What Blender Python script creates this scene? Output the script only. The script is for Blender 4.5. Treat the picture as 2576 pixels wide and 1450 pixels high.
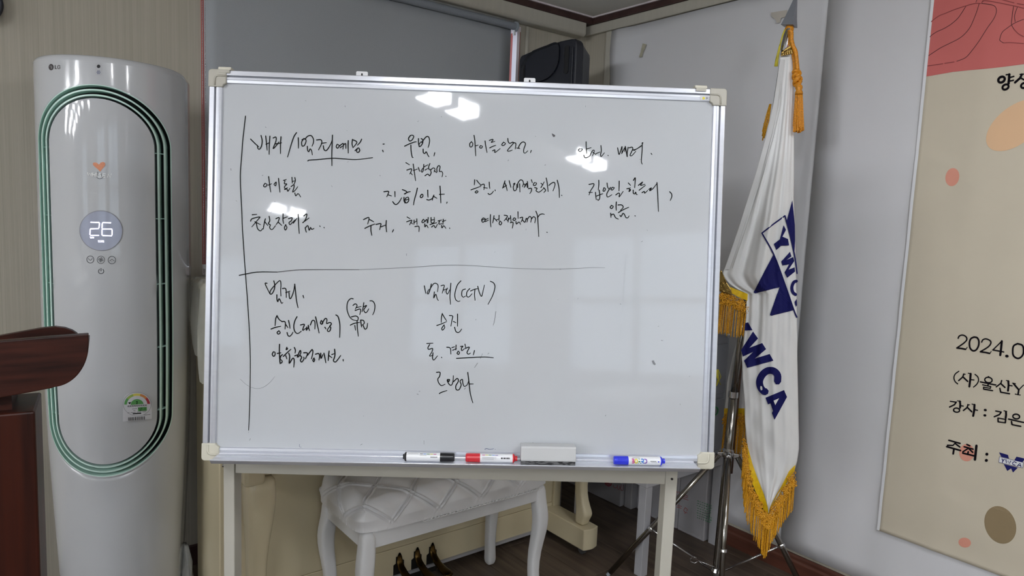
import bpy, bmesh, math, random
from mathutils import Vector, Matrix
from mathutils.geometry import tessellate_polygon
random.seed(7)
for o in list(bpy.data.objects): bpy.data.objects.remove(o, do_unlink=True)
SC = bpy.context.scene
COL = SC.collection
# ------------------------------------------------------------------ camera
# world: X along the back wall, Y towards the back wall, Z up; the camera stands at x=0, y=0
CAM = Vector((0.0, 0.0, 1.40)); FPX = 1755.0
AX = Vector((0.78737263, -0.03437083, 0.61551847))
AY = Vector((-0.61508971, -0.11075404, 0.7806396))
AZ = Vector((0.04133993, -0.99325334, -0.10834585))
cd = bpy.data.cameras.new('camera'); co = bpy.data.objects.new('camera', cd); COL.objects.link(co)
cd.sensor_width = 36.0; cd.sensor_fit = 'HORIZONTAL'; cd.lens = FPX / 2576.0 * 36.0; cd.clip_start = 0.05; cd.clip_end = 100
right = Vector((AX[0], AY[0], AZ[0])); down = Vector((AX[1], AY[1], AZ[1])); fwd = Vector((AX[2], AY[2], AZ[2]))
m = Matrix.Identity(4)
for i in range(3):
    m[i][0] = right[i]; m[i][1] = -down[i]; m[i][2] = -fwd[i]; m[i][3] = CAM[i]
co.matrix_world = m
SC.camera = co
# ------------------------------------------------------------------ world and exposure
wd = bpy.data.worlds.new('world'); SC.world = wd; wd.use_nodes = True
wd.node_tree.nodes['Background'].inputs[0].default_value = (0.80, 0.90, 1.0, 1)
wd.node_tree.nodes['Background'].inputs[1].default_value = 2.4
SC.view_settings.view_transform = 'Standard'; SC.view_settings.look = 'None'
SC.view_settings.gamma = 1.0; SC.view_settings.use_curve_mapping = False
SC.view_settings.exposure = 0.0
LAMP = 106.0            # radiance of the ceiling lamp diffusers
# ------------------------------------------------------------------ tracing helpers: pixel of the photo -> point on a real surface
def ray(px, py):
    q = Vector((px - 1288.0, py - 725.0, FPX))
    return Vector((AX.dot(q), AY.dot(q), AZ.dot(q)))
def at_ax(px, py, ax, val):
    d = ray(px, py); return CAM + d * ((val - CAM[ax]) / d[ax])
def at_x(px, py, v): return at_ax(px, py, 0, v)
def at_y(px, py, v): return at_ax(px, py, 1, v)
def at_z(px, py, v): return at_ax(px, py, 2, v)
def at_d(px, py, depth): return CAM + ray(px, py) * (depth / FPX)
def at_p(px, py, P, N):
    d = ray(px, py); return CAM + d * ((P - CAM).dot(N) / d.dot(N))
# ------------------------------------------------------------------ materials
MATS = {}
def lin(c):
    c = c / 255.0
    return c / 12.92 if c <= 0.04045 else ((c + 0.055) / 1.055) ** 2.4
def mat(name, rgb, rough=0.5, metal=0.0, spec=0.5, var=0.06, scale=(8, 8, 8), bump=0.0, bscale=None, coat=0.0,
        trans=0.0, emit=None, estr=0.0, alpha=1.0, rgb2=None, ior=None, detail=3.0, lo=0.35, hi=0.65, coat_rough=0.03):
    if name in MATS: return MATS[name]
    mt = bpy.data.materials.new(name); mt.use_nodes = True
    nt = mt.node_tree; b = nt.nodes['Principled BSDF']; L = nt.links
    c1 = tuple(lin(v) for v in rgb) + (1,)
    c2 = tuple(lin(v) for v in rgb2) + (1,) if rgb2 else tuple(max(0, v * (1 - var)) for v in c1[:3]) + (1,)
    tc = nt.nodes.new('ShaderNodeTexCoord'); mp = nt.nodes.new('ShaderNodeMapping'); mp.inputs['Scale'].default_value = scale
    nz = nt.nodes.new('ShaderNodeTexNoise'); nz.inputs['Scale'].default_value = 1.0; nz.inputs['Detail'].default_value = detail
    rp = nt.nodes.new('ShaderNodeValToRGB'); rp.color_ramp.elements[0].position = lo; rp.color_ramp.elements[1].position = hi
    rp.color_ramp.elements[0].color = c2; rp.color_ramp.elements[1].color = c1
    L.new(tc.outputs['Object'], mp.inputs['Vector']); L.new(mp.outputs['Vector'], nz.inputs['Vector'])
    L.new(nz.outputs['Fac'], rp.inputs['Fac']); L.new(rp.outputs['Color'], b.inputs['Base Color'])
    b.inputs['Roughness'].default_value = rough; b.inputs['Metallic'].default_value = metal
    b.inputs['Specular IOR Level'].default_value = spec
    b.inputs['Coat Weight'].default_value = coat; b.inputs['Coat Roughness'].default_value = coat_rough
    b.inputs['Transmission Weight'].default_value = trans; b.inputs['Alpha'].default_value = alpha
    if ior: b.inputs['IOR'].default_value = ior
    if emit:
        b.inputs['Emission Color'].default_value = tuple(lin(v) for v in emit) + (1,); b.inputs['Emission Strength'].default_value = estr
    if bump:
        bp = nt.nodes.new('ShaderNodeBump'); bp.inputs['Strength'].default_value = bump; bp.inputs['Distance'].default_value = 0.002
        if bscale:
            mp2 = nt.nodes.new('ShaderNodeMapping'); mp2.inputs['Scale'].default_value = bscale
            n2 = nt.nodes.new('ShaderNodeTexNoise'); n2.inputs['Scale'].default_value = 1.0; n2.inputs['Detail'].default_value = 3
            L.new(tc.outputs['Object'], mp2.inputs['Vector']); L.new(mp2.outputs['Vector'], n2.inputs['Vector']); L.new(n2.outputs['Fac'], bp.inputs['Height'])
        else: L.new(nz.outputs['Fac'], bp.inputs['Height'])
        L.new(bp.outputs['Normal'], b.inputs['Normal'])
    MATS[name] = mt
    return mt
M_wallpaper = mat('wallpaper', (184, 178, 164), 0.75, rgb2=(171, 165, 150), scale=(170, 170, 1.2), bump=0.25, bscale=(300, 300, 3), spec=0.3, lo=0.3, hi=0.7)
M_soffit = mat('soffit_paper', (188, 184, 172), 0.8, var=0.05, scale=(60, 60, 2), spec=0.2)
M_sheet = mat('wall_sheet', (213, 213, 216), 0.7, rgb2=(206, 206, 209), scale=(1.6, 1.6, 0.7), bump=0.12, bscale=(2.5, 2.5, 1.0), spec=0.3)
M_ceiling = mat('ceiling_paint', (226, 224, 218), 0.9, var=0.04, scale=(3, 3, 3), spec=0.2)
M_floorwood = mat('floor_wood', (104, 90, 78), 0.42, rgb2=(70, 59, 51), scale=(38, 2.2, 10), bump=0.15, spec=0.4, detail=6, lo=0.3, hi=0.7)
M_brown = mat('brown_moulding', (70, 48, 44), 0.5, rgb2=(58, 38, 35), scale=(20, 20, 20))
M_baseb = mat('baseboard_wood', (94, 54, 40), 0.45, rgb2=(76, 42, 31), scale=(60, 3, 60))
M_red = mat('red_jamb', (178, 82, 72), 0.6, var=0.15, scale=(10, 10, 4))
M_pinkw = mat('pinkish_white_frame', (225, 215, 218), 0.45, var=0.04)
M_blind = mat('blind_fabric', (166, 170, 174), 0.8, var=0.05, scale=(400, 400, 400), bump=0.1, spec=0.2)
M_roller = mat('roller_fabric', (140, 146, 154), 0.6, var=0.05, scale=(200, 200, 200))
M_plgrey = mat('grey_plastic', (150, 158, 166), 0.4, var=0.04)
M_bead = mat('bead_chain', (168, 160, 160), 0.3, 0.6, var=0.1)
M_alu = mat('aluminium_rail', (214, 216, 224), 0.28, 0.55, var=0.04, scale=(4, 4, 120))
M_alud = mat('aluminium_groove', (120, 122, 130), 0.4, 0.5, var=0.1)
M_cap = mat('cream_cap', (208, 204, 188), 0.4, var=0.05, scale=(20, 20, 20))
M_capg = mat('grey_cream_cap', (176, 172, 160), 0.4, var=0.05, scale=(20, 20, 20))
M_board = mat('board_enamel', (193, 196, 200), 0.035, rgb2=(190, 193, 197), scale=(2, 2, 2), spec=0.4, detail=5, bump=0.012, bscale=(40, 40, 40))
M_ink = mat('black_ink', (8, 7, 9), 0.5, var=0.1, spec=0.12)
M_inkf = mat('faded_ink', (128, 130, 134), 0.4, var=0.1)
M_inkff = mat('very_faded_ink', (184, 187, 191), 0.3, var=0.03)
M_inkm = mat('grey_ink', (72, 70, 74), 0.4, var=0.1)
M_inkblue = mat('blue_ink', (60, 66, 110), 0.4, var=0.1)
M_white = mat('white_plastic', (228, 228, 230), 0.35, var=0.03)
M_stand = mat('cream_metal', (190, 187, 176), 0.4, var=0.03, scale=(5, 5, 5))
M_chrome = mat('chrome', (205, 205, 208), 0.12, 1.0, var=0.05)
M_steel = mat('stainless_tube', (150, 146, 140), 0.16, 1.0, var=0.06)
M_ac = mat('ac_gloss_white', (193, 195, 198), 0.12, var=0.015, scale=(2, 2, 2), spec=0.5, coat=0.3)
M_acp = mat('ac_panel_glass', (192, 194, 197), 0.05, var=0.015, scale=(2, 2, 2), spec=0.45, coat=0.0)
M_mint = mat('mint_plastic', (206, 236, 226), 0.35, var=0.05)
M_cav = mat('vent_dark', (14, 24, 23), 0.6, var=0.2)
M_disp = mat('display_glass', (160, 165, 182), 0.15, var=0.04, scale=(30, 30, 30), emit=(190, 195, 225), estr=0.05)
M_led = mat('led_segments', (240, 240, 255), 0.4, emit=(236, 232, 255), estr=3.0)
M_icon = mat('icon_print', (60, 62, 66), 0.4, var=0.05)
M_logo = mat('logo_print', (66, 62, 64), 0.35, var=0.05)
M_silver = mat('silver_letters', (246, 246, 244), 0.25, 0.0, var=0.05)
M_heart = mat('orange_heart', (228, 150, 112), 0.4, var=0.1, scale=(200, 200, 200))
M_wood = mat('dark_walnut', (68, 33, 24), 0.42, rgb2=(34, 16, 12), scale=(3, 30, 70), spec=0.2, detail=6, lo=0.3, hi=0.7, coat=0.05, coat_rough=0.3)
M_woodr = mat('red_walnut', (70, 30, 18), 0.42, rgb2=(28, 13, 10), scale=(28, 28, 1.2), spec=0.2, detail=5, lo=0.3, hi=0.7, coat=0.05, coat_rough=0.3)
M_black = mat('black_plastic', (30, 33, 43), 0.45, var=0.1, scale=(60, 60, 60))
M_blackd = mat('black_recess', (16, 17, 21), 0.6, var=0.1)
M_flag = mat('flag_cloth', (236, 236, 236), 0.85, var=0.04, scale=(12, 12, 6), spec=0.2, bump=0.15, bscale=(25, 25, 9))
M_navy = mat('navy_print', (22, 24, 92), 0.7, spec=0.2, var=0.1, scale=(20, 20, 20))
M_hem = mat('yellow_hem', (246, 206, 22), 0.55, rgb2=(228, 184, 16), scale=(90, 90, 60))
M_gold = mat('gold_fringe', (238, 178, 44), 0.45, rgb2=(190, 128, 18), scale=(260, 260, 260))
M_rope = mat('orange_rope', (230, 152, 22), 0.55, rgb2=(190, 122, 26), scale=(220, 220, 220))
M_yel = mat('yellow_tassel', (214, 200, 62), 0.5, var=0.15, scale=(200, 200, 60))
M_brass = mat('brass', (176, 146, 84), 0.25, 1.0, var=0.2, scale=(80, 80, 80))
M_spear = mat('grey_spear', (140, 144, 152), 0.3, 0.35, var=0.06)
M_browntube = mat('brown_tube', (92, 62, 44), 0.3, 0.3, var=0.1)
M_banner = mat('banner_cream', (197, 188, 169), 0.7, var=0.03, scale=(5, 5, 5), spec=0.3, bump=0.08, bscale=(14, 14, 14))
M_banw = mat('banner_edge', (216, 217, 220), 0.7, var=0.03)
M_banred = mat('banner_red', (192, 100, 96), 0.7, var=0.04, scale=(5, 5, 5))
M_line = mat('banner_line', (74, 30, 34), 0.7, var=0.1)
M_linef = mat('banner_line_faint', (140, 62, 62), 0.7, var=0.1)
M_peach = mat('banner_peach', (218, 180, 142), 0.7, var=0.03)
M_salmon = mat('banner_salmon', (212, 146, 126), 0.7, var=0.03)
M_olive = mat('banner_olive', (136, 118, 88), 0.7, var=0.03)
M_print = mat('banner_black', (14, 10, 16), 0.8, var=0.1, spec=0.1)
M_piano = mat('piano_cream', (214, 202, 170), 0.22, var=0.03, scale=(4, 4, 4), spec=0.5, coat=0.2)
M_pianod = mat('piano_seam', (80, 70, 54), 0.6)
M_bench = mat('bench_white', (220, 220, 221), 0.35, var=0.05, scale=(14, 14, 6))
M_cush = mat('cushion_quilt', (226, 226, 228), 0.3, var=0.06, scale=(9, 9, 9), spec=0.6, coat=0.25, coat_rough=0.15, bump=0.25, bscale=(60, 60, 60))
M_pedal = mat('old_brass', (84, 66, 36), 0.25, 1.0, var=0.25, scale=(60, 60, 60))
M_pedbl = mat('pedal_slot', (20, 17, 15), 0.6)
M_carton = mat('carton_white', (176, 174, 178), 0.6, var=0.06, scale=(7, 7, 7))
M_pinktx = mat('pink_print', (178, 92, 104), 0.6)
M_redtx = mat('red_print', (176, 62, 52), 0.6)
M_greentx = mat('green_print', (60, 130, 84), 0.6)
M_panelg = mat('grey_panel', (168, 168, 172), 0.5, var=0.05)
M_tub = mat('grey_tub_plastic', (128, 131, 138), 0.35, var=0.05)
M_film = mat('clear_film', (205, 204, 194), 0.12, var=0.05, scale=(30, 30, 30), spec=0.7, alpha=0.5, bump=0.5, bscale=(30, 30, 12))
M_bag = mat('plastic_bag', (205, 205, 200), 0.3, var=0.1, scale=(30, 30, 30), alpha=0.8)
M_mred = mat('marker_red', (206, 48, 58), 0.3, var=0.05)
M_mblue = mat('marker_blue', (44, 56, 214), 0.3, var=0.05)
M_mblk = mat('marker_black', (26, 26, 30), 0.3, var=0.05)
M_mwht = mat('marker_white', (236, 237, 240), 0.3, var=0.02)
M_felt = mat('eraser_felt', (96, 96, 98), 0.95, rgb2=(40, 40, 42), scale=(60, 60, 200), lo=0.45, hi=0.55)
M_eras = mat('eraser_body', (196, 197, 198), 0.5, var=0.03)
M_green = mat('label_green', (84, 150, 82), 0.5); M_lime = mat('label_lime', (148, 176, 84), 0.5); M_yell = mat('label_yellow', (216, 204, 96), 0.5)
M_oran = mat('label_orange', (206, 134, 76), 0.5); M_lred = mat('label_red', (168, 46, 60), 0.5); M_lwhite = mat('label_white', (206, 206, 210), 0.4, var=0.02)
M_lgrey = mat('label_grey_line', (140, 140, 146), 0.5)
M_mag = mat('print_magenta', (190, 60, 130), 0.5); M_pyel = mat('print_yellow', (222, 206, 60), 0.5); M_pgrn = mat('print_green', (60, 130, 70), 0.5)
M_pblu = mat('print_blue', (60, 120, 200), 0.5); M_ppur = mat('print_purple', (120, 84, 170), 0.5)
M_lamp = mat('lamp_diffuser', (255, 255, 255), 0.5, emit=(247, 250, 255), estr=LAMP)
M_house = mat('lamp_housing', (170, 170, 168), 0.5)
M_pane = mat('window_glass', (240, 245, 250), 0.02, trans=1.0, ior=1.05, spec=0.2)
M_wframe = mat('window_frame_white', (222, 222, 222), 0.5)
M_curtain = mat('curtain', (190, 188, 182), 0.8, var=0.1, scale=(30, 30, 2))
# ------------------------------------------------------------------ mesh helpers
ORG = {}
def meta(o, label=None, cat=None, group=None, kind=None):
    if label: o['label'] = label
    if cat: o['category'] = cat
    if group: o['group'] = group
    if kind: o['kind'] = kind
    return o
def thing(name, loc, label, cat, group=None):
    o = bpy.data.objects.new(name, None); COL.objects.link(o); o.location = loc; o.empty_display_size = 0.1
    ORG[o.name] = Vector(loc); return meta(o, label, cat, group)
def mk(name, verts, faces, m, parent=None, smooth=False, bevel=0.0, seg=2, label=None, cat=None, group=None, kind=None, loc=None, angle=35):
    org = ORG[parent.name] if parent else (Vector(loc) if loc else Vector((0, 0, 0)))
    me = bpy.data.meshes.new(name)
    me.from_pydata([tuple(Vector(v) - org) for v in verts], [], faces)
    bm = bmesh.new(); bm.from_mesh(me); bmesh.ops.remove_doubles(bm, verts=bm.verts, dist=1e-6)
    bmesh.ops.recalc_face_normals(bm, faces=bm.faces); bm.to_mesh(me); bm.free()
    me.materials.append(m)
    if smooth:
        for p in me.polygons: p.use_smooth = True
    o = bpy.data.objects.new(name, me); COL.objects.link(o)
    if parent: o.parent = parent
    else: o.location = org
    ORG[o.name] = org
    if bevel:
        md = o.modifiers.new('bevel', 'BEVEL'); md.width = bevel; md.segments = seg; md.limit_method = 'ANGLE'; md.angle_limit = math.radians(angle)
    return meta(o, label, cat, group, kind)
class G:                       # geometry collector
    def __init__(s): s.v = []; s.f = []
    def add(s, vs, fs):
        n = len(s.v); s.v += [Vector(v) for v in vs]; s.f += [[i + n for i in f] for f in fs]; return s
    def box(s, o, a, b, c):    # corner + three edge vectors
        o = Vector(o); a = Vector(a); b = Vector(b); c = Vector(c)
        return s.add([o, o + a, o + a + b, o + b, o + c, o + a + c, o + a + b + c, o + b + c],
                     [(3, 2, 1, 0), (4, 5, 6, 7), (0, 1, 5, 4), (1, 2, 6, 5), (2, 3, 7, 6), (3, 0, 4, 7)])
    def abox(s, x0, x1, y0, y1, z0, z1): return s.box((x0, y0, z0), (x1 - x0, 0, 0), (0, y1 - y0, 0), (0, 0, z1 - z0))
    def prism(s, poly, vec):
        n = len(poly); vec = Vector(vec); p = [Vector(q) for q in poly]
        return s.add(p + [q + vec for q in p], [list(range(n))[::-1], [i + n for i in range(n)]] + [(i, (i + 1) % n, (i + 1) % n + n, i + n) for i in range(n)])
    def tube(s, pts, rad, seg=10, caps=True, closed=False):
        pts = [Vector(p) for p in pts]; n = len(pts)
        if not hasattr(rad, '__len__'): rad = [rad] * n
        vs = []; nrm = None
        for i, p in enumerate(pts):
            if closed: t = pts[(i + 1) % n] - pts[i - 1]
            else: t = pts[min(i + 1, n - 1)] - pts[max(i - 1, 0)]
            if t.length < 1e-9: t = Vector((0, 0, 1))
            t.normalize()
            if nrm is None:
                a = Vector((0, 0, 1)) if abs(t.z) < 0.9 else Vector((1, 0, 0)); nrm = t.cross(a).normalized()
            else:
                nrm = nrm - t * nrm.dot(t)
                if nrm.length < 1e-6: nrm = t.orthogonal()
                nrm.normalize()
            bn = t.cross(nrm)
            for k in range(seg):
                a = 2 * math.pi * k / seg; vs.append(p + (nrm * math.cos(a) + bn * math.sin(a)) * rad[i])
        fs = []
        for i in range(n if closed else n - 1):
            j = (i + 1) % n
            for k in range(seg):
                l = (k + 1) % seg; fs.append((i * seg + k, i * seg + l, j * seg + l, j * seg + k))
        if caps and not closed: fs += [list(range(seg))[::-1], [(n - 1) * seg + k for k in range(seg)]]
        return s.add(vs, fs)
    def lathe(s, c, prof, axis=(0, 0, 1), seg=24):   # prof: (radius, height)
        c = Vector(c); ax = Vector(axis).normalized(); a = ax.orthogonal().normalized(); b = ax.cross(a); vs = []; fs = []
        for r, h in prof:
            for k in range(seg):
                t = 2 * math.pi * k / seg; vs.append(c + ax * h + (a * math.cos(t) + b * math.sin(t)) * r)
        for i in range(len(prof) - 1):
            for k in range(seg):
                l = (k + 1) % seg; fs.append((i * seg + k, i * seg + l, (i + 1) * seg + l, (i + 1) * seg + k))
        fs += [list(range(seg))[::-1], [(len(prof) - 1) * seg + k for k in range(seg)]]
        return s.add(vs, fs)
    def grid(s, rows):          # list of rows of points
        n = len(rows[0]); vs = [p for r in rows for p in r]
        return s.add(vs, [(i * n + j, i * n + j + 1, (i + 1) * n + j + 1, (i + 1) * n + j) for i in range(len(rows) - 1) for j in range(n - 1)])
    def loops(s, rows):         # closed loops
        n = len(rows[0]); vs = [p for r in rows for p in r]
        return s.add(vs, [(i * n + j, i * n + (j + 1) % n, (i + 1) * n + (j + 1) % n, (i + 1) * n + j) for i in range(len(rows) - 1) for j in range(n)])
    def ribbon(s, pts, w, fn, taper=True, curve=True, sub=4):   # flat stroke traced in photo pixels and laid on a surface
        P = [Vector((p[0], p[1])) for p in pts]
        if len(P) == 1: P.append(P[0] + Vector((w * 0.3, 0.1)))
        if curve and len(P) > 2:
            Q = [2 * P[0] - P[1]] + P + [2 * P[-1] - P[-2]]; out = []
            for i in range(1, len(Q) - 2):
                for k in range(sub):
                    t = k / sub; a, b, c, d = Q[i - 1], Q[i], Q[i + 1], Q[i + 2]
                    out.append(0.5 * ((2 * b) + (c - a) * t + (2 * a - 5 * b + 4 * c - d) * t * t + (3 * b - a - 3 * c + d) * t ** 3))
            out.append(P[-1]); P = out
        elif fn is not None and len(P) >= 2:
            out = []
            for a, b in zip(P[:-1], P[1:]):
                k = max(1, int((b - a).length / 14)); out += [a + (b - a) * (i / k) for i in range(k)]
            P = out + [P[-1]]
        n = len(P); vs = []; h = w / 2
        t0 = (P[1] - P[0]).normalized(); t1 = (P[-1] - P[-2]).normalized()
        L = [(P[0] - t0 * h * 0.8, 0.45, t0)]
        for i in range(n):
            t = P[min(i + 1, n - 1)] - P[max(i - 1, 0)]
            t = t.normalized() if t.length > 1e-9 else t0
            k = 1.0
            if taper: k = 1.0 - 0.28 * (i / max(1, n - 1)) ** 3
            L.append((P[i], k, t))
        L.append((P[-1] + t1 * h * 0.7, 0.3 if taper else 0.45, t1))
        for p, k, t in L:
            nn = Vector((-t.y, t.x)) * h * k; vs += [fn(*(p + nn)), fn(*(p - nn))]
        return s.add(vs, [(2 * i, 2 * i + 1, 2 * i + 3, 2 * i + 2) for i in range(len(L) - 1)])
    def fill(s, poly, fn, maxe=14.0):                     # filled outline traced in photo pixels
        P = [Vector((p[0], p[1], 0)) for p in poly]
        st = [tuple(P[i] for i in t) for t in tessellate_polygon([P])]
        while st:
            t = st.pop(); e = [(t[(i + 1) % 3] - t[i]).length for i in range(3)]; i = e.index(max(e))
            if e[i] > maxe:
                mid = (t[i] + t[(i + 1) % 3]) / 2; st += [(t[i], mid, t[(i + 2) % 3]), (mid, t[(i + 1) % 3], t[(i + 2) % 3])]
            else: s.add([fn(v.x, v.y) for v in t], [(0, 1, 2)])
        return s
    def done(s, name, m, parent=None, **k): return mk(name, s.v, s.f, m, parent, **k)
def ell(cx, cy, rx, ry, ang=0.0, n=28):
    a = math.radians(ang); return [(cx + rx * math.cos(t) * math.cos(a) - ry * math.sin(t) * math.sin(a), cy + rx * math.cos(t) * math.sin(a) + ry * math.sin(t) * math.cos(a)) for t in [2 * math.pi * i / n for i in range(n)]]
def zm(ox, oy, sc): return lambda pts: [(ox + x / sc, oy + y / sc) for x, y in pts]
def lerp(a, b, t): return a + (b - a) * t
def interp(tab, x):
    if x <= tab[0][0]: return tab[0][1]
    for (a, u), (b, v) in zip(tab[:-1], tab[1:]):
        if x <= b: return u + (v - u) * (x - a) / (b - a)
    return tab[-1][1]
def struct(o): o['kind'] = 'structure'; return o
# ================================================================== THE ROOM
XR, YB, ZC = 2.583, 2.74, 2.402          # right wall, back wall, ceiling
XL, YF = -11.0, -3.4
WX0 = at_y(507, 300, YB).x; WX1 = at_y(1306, 140, YB).x; WZ0, WZ1 = 1.15, 2.275
floor = struct(G().abox(XL, XR, YF, YB, -0.12, -0.006).done('floor', M_floorwood))
pm = None; rnd = random.Random(3); px0 = -1.0; k = 0
PW, PL = 0.13, 1.1
while px0 < XR - 0.001:
    w = min(PW, XR - px0); y0 = 0.05 - (k * 0.37) % PL
    while y0 < YB:
        a = max(y0, 0.05); b = min(y0 + PL, YB)
        if b - a > 0.03:
            full = (abs(w - PW) < 1e-6 and abs(b - a - PL) < 1e-6)
            if full and pm:
                o = pm.copy(); COL.objects.link(o); o.location = (px0, a, 0)
            else:
                o = G().abox(px0 + .0008, px0 + w - .0008, a + .0008, b - .0008, -0.006, 0).done('plank', M_floorwood, loc=(px0, a, 0), bevel=0.0008, seg=1)
                if full: pm = o
            o.parent = floor
        y0 += PL
    px0 += PW; k += 1
T = 0.16
g = G().abox(XL, WX0, YB, YB + T, 0, 2.6).abox(WX1, XR + T, YB, YB + T, 0, 2.6).abox(WX0, WX1, YB, YB + T, 0, WZ0).abox(WX0, WX1, YB, YB + T, WZ1, 2.6)
struct(g.done('wall_back', M_wallpaper))
struct(G().abox(XR, XR + T, YF - T, YB, 0, 2.6).done('wall_right', M_wallpaper))
struct(G().abox(XL - T, XL, YF - T, YB + T, 0, 2.6).done('wall_left', M_wallpaper))
struct(G().abox(XL - T, XR + T, YF - T, YB + T, ZC, 2.6).done('ceiling', M_ceiling))
# front wall (behind the camera) with tall windows
FW = [(-3.6, -2.1), (-1.5, 0.0), (-8.6, -6.6)]
g = G().abox(XL, XR, YF - T, YF, 0, 0.75).abox(XL, XR, YF - T, YF, 2.15, 2.6)
xs = sorted([XL] + [v for w in FW for v in w] + [XR])
for a, b in zip(xs[::2], xs[1::2]): g.abox(a, b, YF - T, YF, 0.75, 2.15)
struct(g.done('wall_front', M_wallpaper))
for i, (a, b) in enumerate(FW):
    g = G()
    for x in (a, (a + b) / 2 - .03, b - .06): g.abox(x, x + .06, YF - .1, YF - .05, .75, 2.15)
    for z in (.75, 1.45, 2.09): g.abox(a, b, YF - .1, YF - .05, z, z + .06)
    w = struct(g.done('window_%d' % (i + 2), M_wframe))
    G().abox(a + .06, b - .06, YF - .08, YF - .075, .81, 2.09).done('pane', M_pane, w)
# ceiling moulding and soffit
TZ = 2.3617
g = G().abox(XL, 2.583, 2.668, YB, TZ + .004, ZC).abox(2.555, XR, YF, 2.668, TZ + .004, ZC)
struct(g.done('trim_1', M_brown, bevel=.004))
g = G().abox(XL, 2.583, 2.660, 2.668, ZC - .007, ZC).abox(2.547, 2.555, YF, 2.660, ZC - .007, ZC)
struct(g.done('trim_2', M_pinkw))
sz = at_y(1440, 83, 2.668).z
g = G().prism([(XL, 2.668, sz + .012), (XL, 2.68, sz), (XL, YB, sz), (XL, YB, TZ + .004), (XL, 2.668, TZ + .004)], (2.515 - XL, 0, 0))
struct(g.done('trim_3', M_soffit, bevel=.006, seg=3))
g = G().abox(2.560, XR, YF, 2.735, 2.318, TZ + .004)
struct(g.done('trim_4', M_soffit, bevel=.005, seg=2))
yv = at_x(1537, 140, XR).y
struct(G().abox(XR - .014, XR, yv - .012, yv + .03, 0, 2.318).done('trim_5', M_soffit, bevel=.004))
xv = at_y(1321, 100, YB).x
struct(G().abox(xv, xv + .018, YB - .008, YB, 1.0, sz).done('trim_6', M_soffit, bevel=.004))
g = G().prism([(XR, YF, 0), (XR - .016, YF, 0), (XR - .016, YF, .055), (XR - .012, YF, .064), (XR - .012, YF, .074), (XR - .006, YF, .083), (XR, YF, .083)], (0, YB - YF, 0))
struct(g.done('baseboard_right', M_baseb))
struct(G().abox(XL, XR - .016, YB - .014, YB, 0, .08).done('baseboard_back', M_brown, bevel=.004))  # darker than the right baseboard: colour stands in for shade beside the piano
# white sheets lining the right wall
ys = at_x(2058, 300, 2.57).y
def sheet(name, ya, yb, z0, z1, x, wav, label):
    rows = []; n = 40
    for i in range(n + 1):
        z = lerp(z0, z1, i / n); r = []
        for j in range(25):
            t = j / 24; yy = lerp(ya, yb, t)
            yy += wav * (0.006 * math.sin(z * 9) + 0.004 * math.sin(z * 23 + 1)) * (1 - t) ** 6
            dx = 0.0025 * math.sin(yy * 7 + z * 1.7) + 0.0015 * math.sin(z * 5.0 + yy * 3)
            if wav: dx -= 0.012 * math.exp(-((yy - (ya - .18 + .05 * z)) / .035) ** 2) * max(0, min(1, (z - 1.6) / .5)); dx -= 0.006 * (1 - t) ** 14
            r.append((x + dx, yy, z))
        rows.append(r)
    o = G().grid(rows).done(name, M_sheet, smooth=True)
    md = o.modifiers.new('solid', 'SOLIDIFY'); md.thickness = 0.002; md.offset = 0
    return meta(o, label, 'wall sheet', 'white sheets lining the right wall')
zt = 2.315
sheet('wall_sheet', yv - .014, ys - .02, .10, zt, 2.574, 1.0, 'white sheet on right wall between corner strip and flag, taped at top')
sheet('wall_sheet', ys, -1.2, .10, zt + .002, 2.569, 0.0, 'white sheet on right wall running behind the printed banner')
fx = lambda px, py: at_x(px, py, 2.5655)
M_tape = mat('old_tape', (186, 182, 160), 0.4, var=0.2, scale=(60, 60, 60))
def decal(name, polys, m, fn, parent=None, **k):
    g = G()
    for p in polys: g.fill(p, fn, 7.0)
    return g.done(name, m, parent, **k)
z = zm(1240, 0, 3.625)
decal('tape_scrap', [z([(1365, 395), (1400, 405), (1385, 445), (1365, 490), (1360, 520), (1330, 522), (1345, 480)])], M_tape, fx, label='yellowed scrap of old tape on wall sheet right of loudspeaker', cat='tape')
z = zm(1760, 0, 3.625)
decal('tape_scrap', [z([(650, 115), (800, 90), (790, 150), (740, 165), (735, 205), (705, 210), (690, 175), (655, 150)])], mat('tape_pale', (196, 190, 180), 0.4), fx, label='pale torn tape patch on wall sheet beside the flag spearhead', cat='tape')
# ------------------------------------------------------------------ the window behind the blind
g = G()
for a, b in ((WX0, WX0 + .014), (WX1 - .014, WX1)): g.abox(a, b, YB - .004, YB + T, WZ0, WZ1)
w1 = struct(g.done('window_1', M_red, bevel=.002))
G().abox(WX0, WX1, YB - .006, YB + T, WZ1 - .012, WZ1 + .012).done('window_head', M_pinkw, w1)
G().abox(WX0, WX1, YB - .03, YB + T, WZ0 - .03, WZ0).done('window_sill', M_pinkw, w1)
G().abox(WX1 - .028, WX1 - .012, YB - .014, YB + .02, WZ0, WZ1).done('window_frame', M_pinkw, w1)
G().abox(WX0 + .02, WX1 - .02, YB + .09, YB + .095, WZ0, WZ1).done('pane', M_pane, w1)
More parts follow.
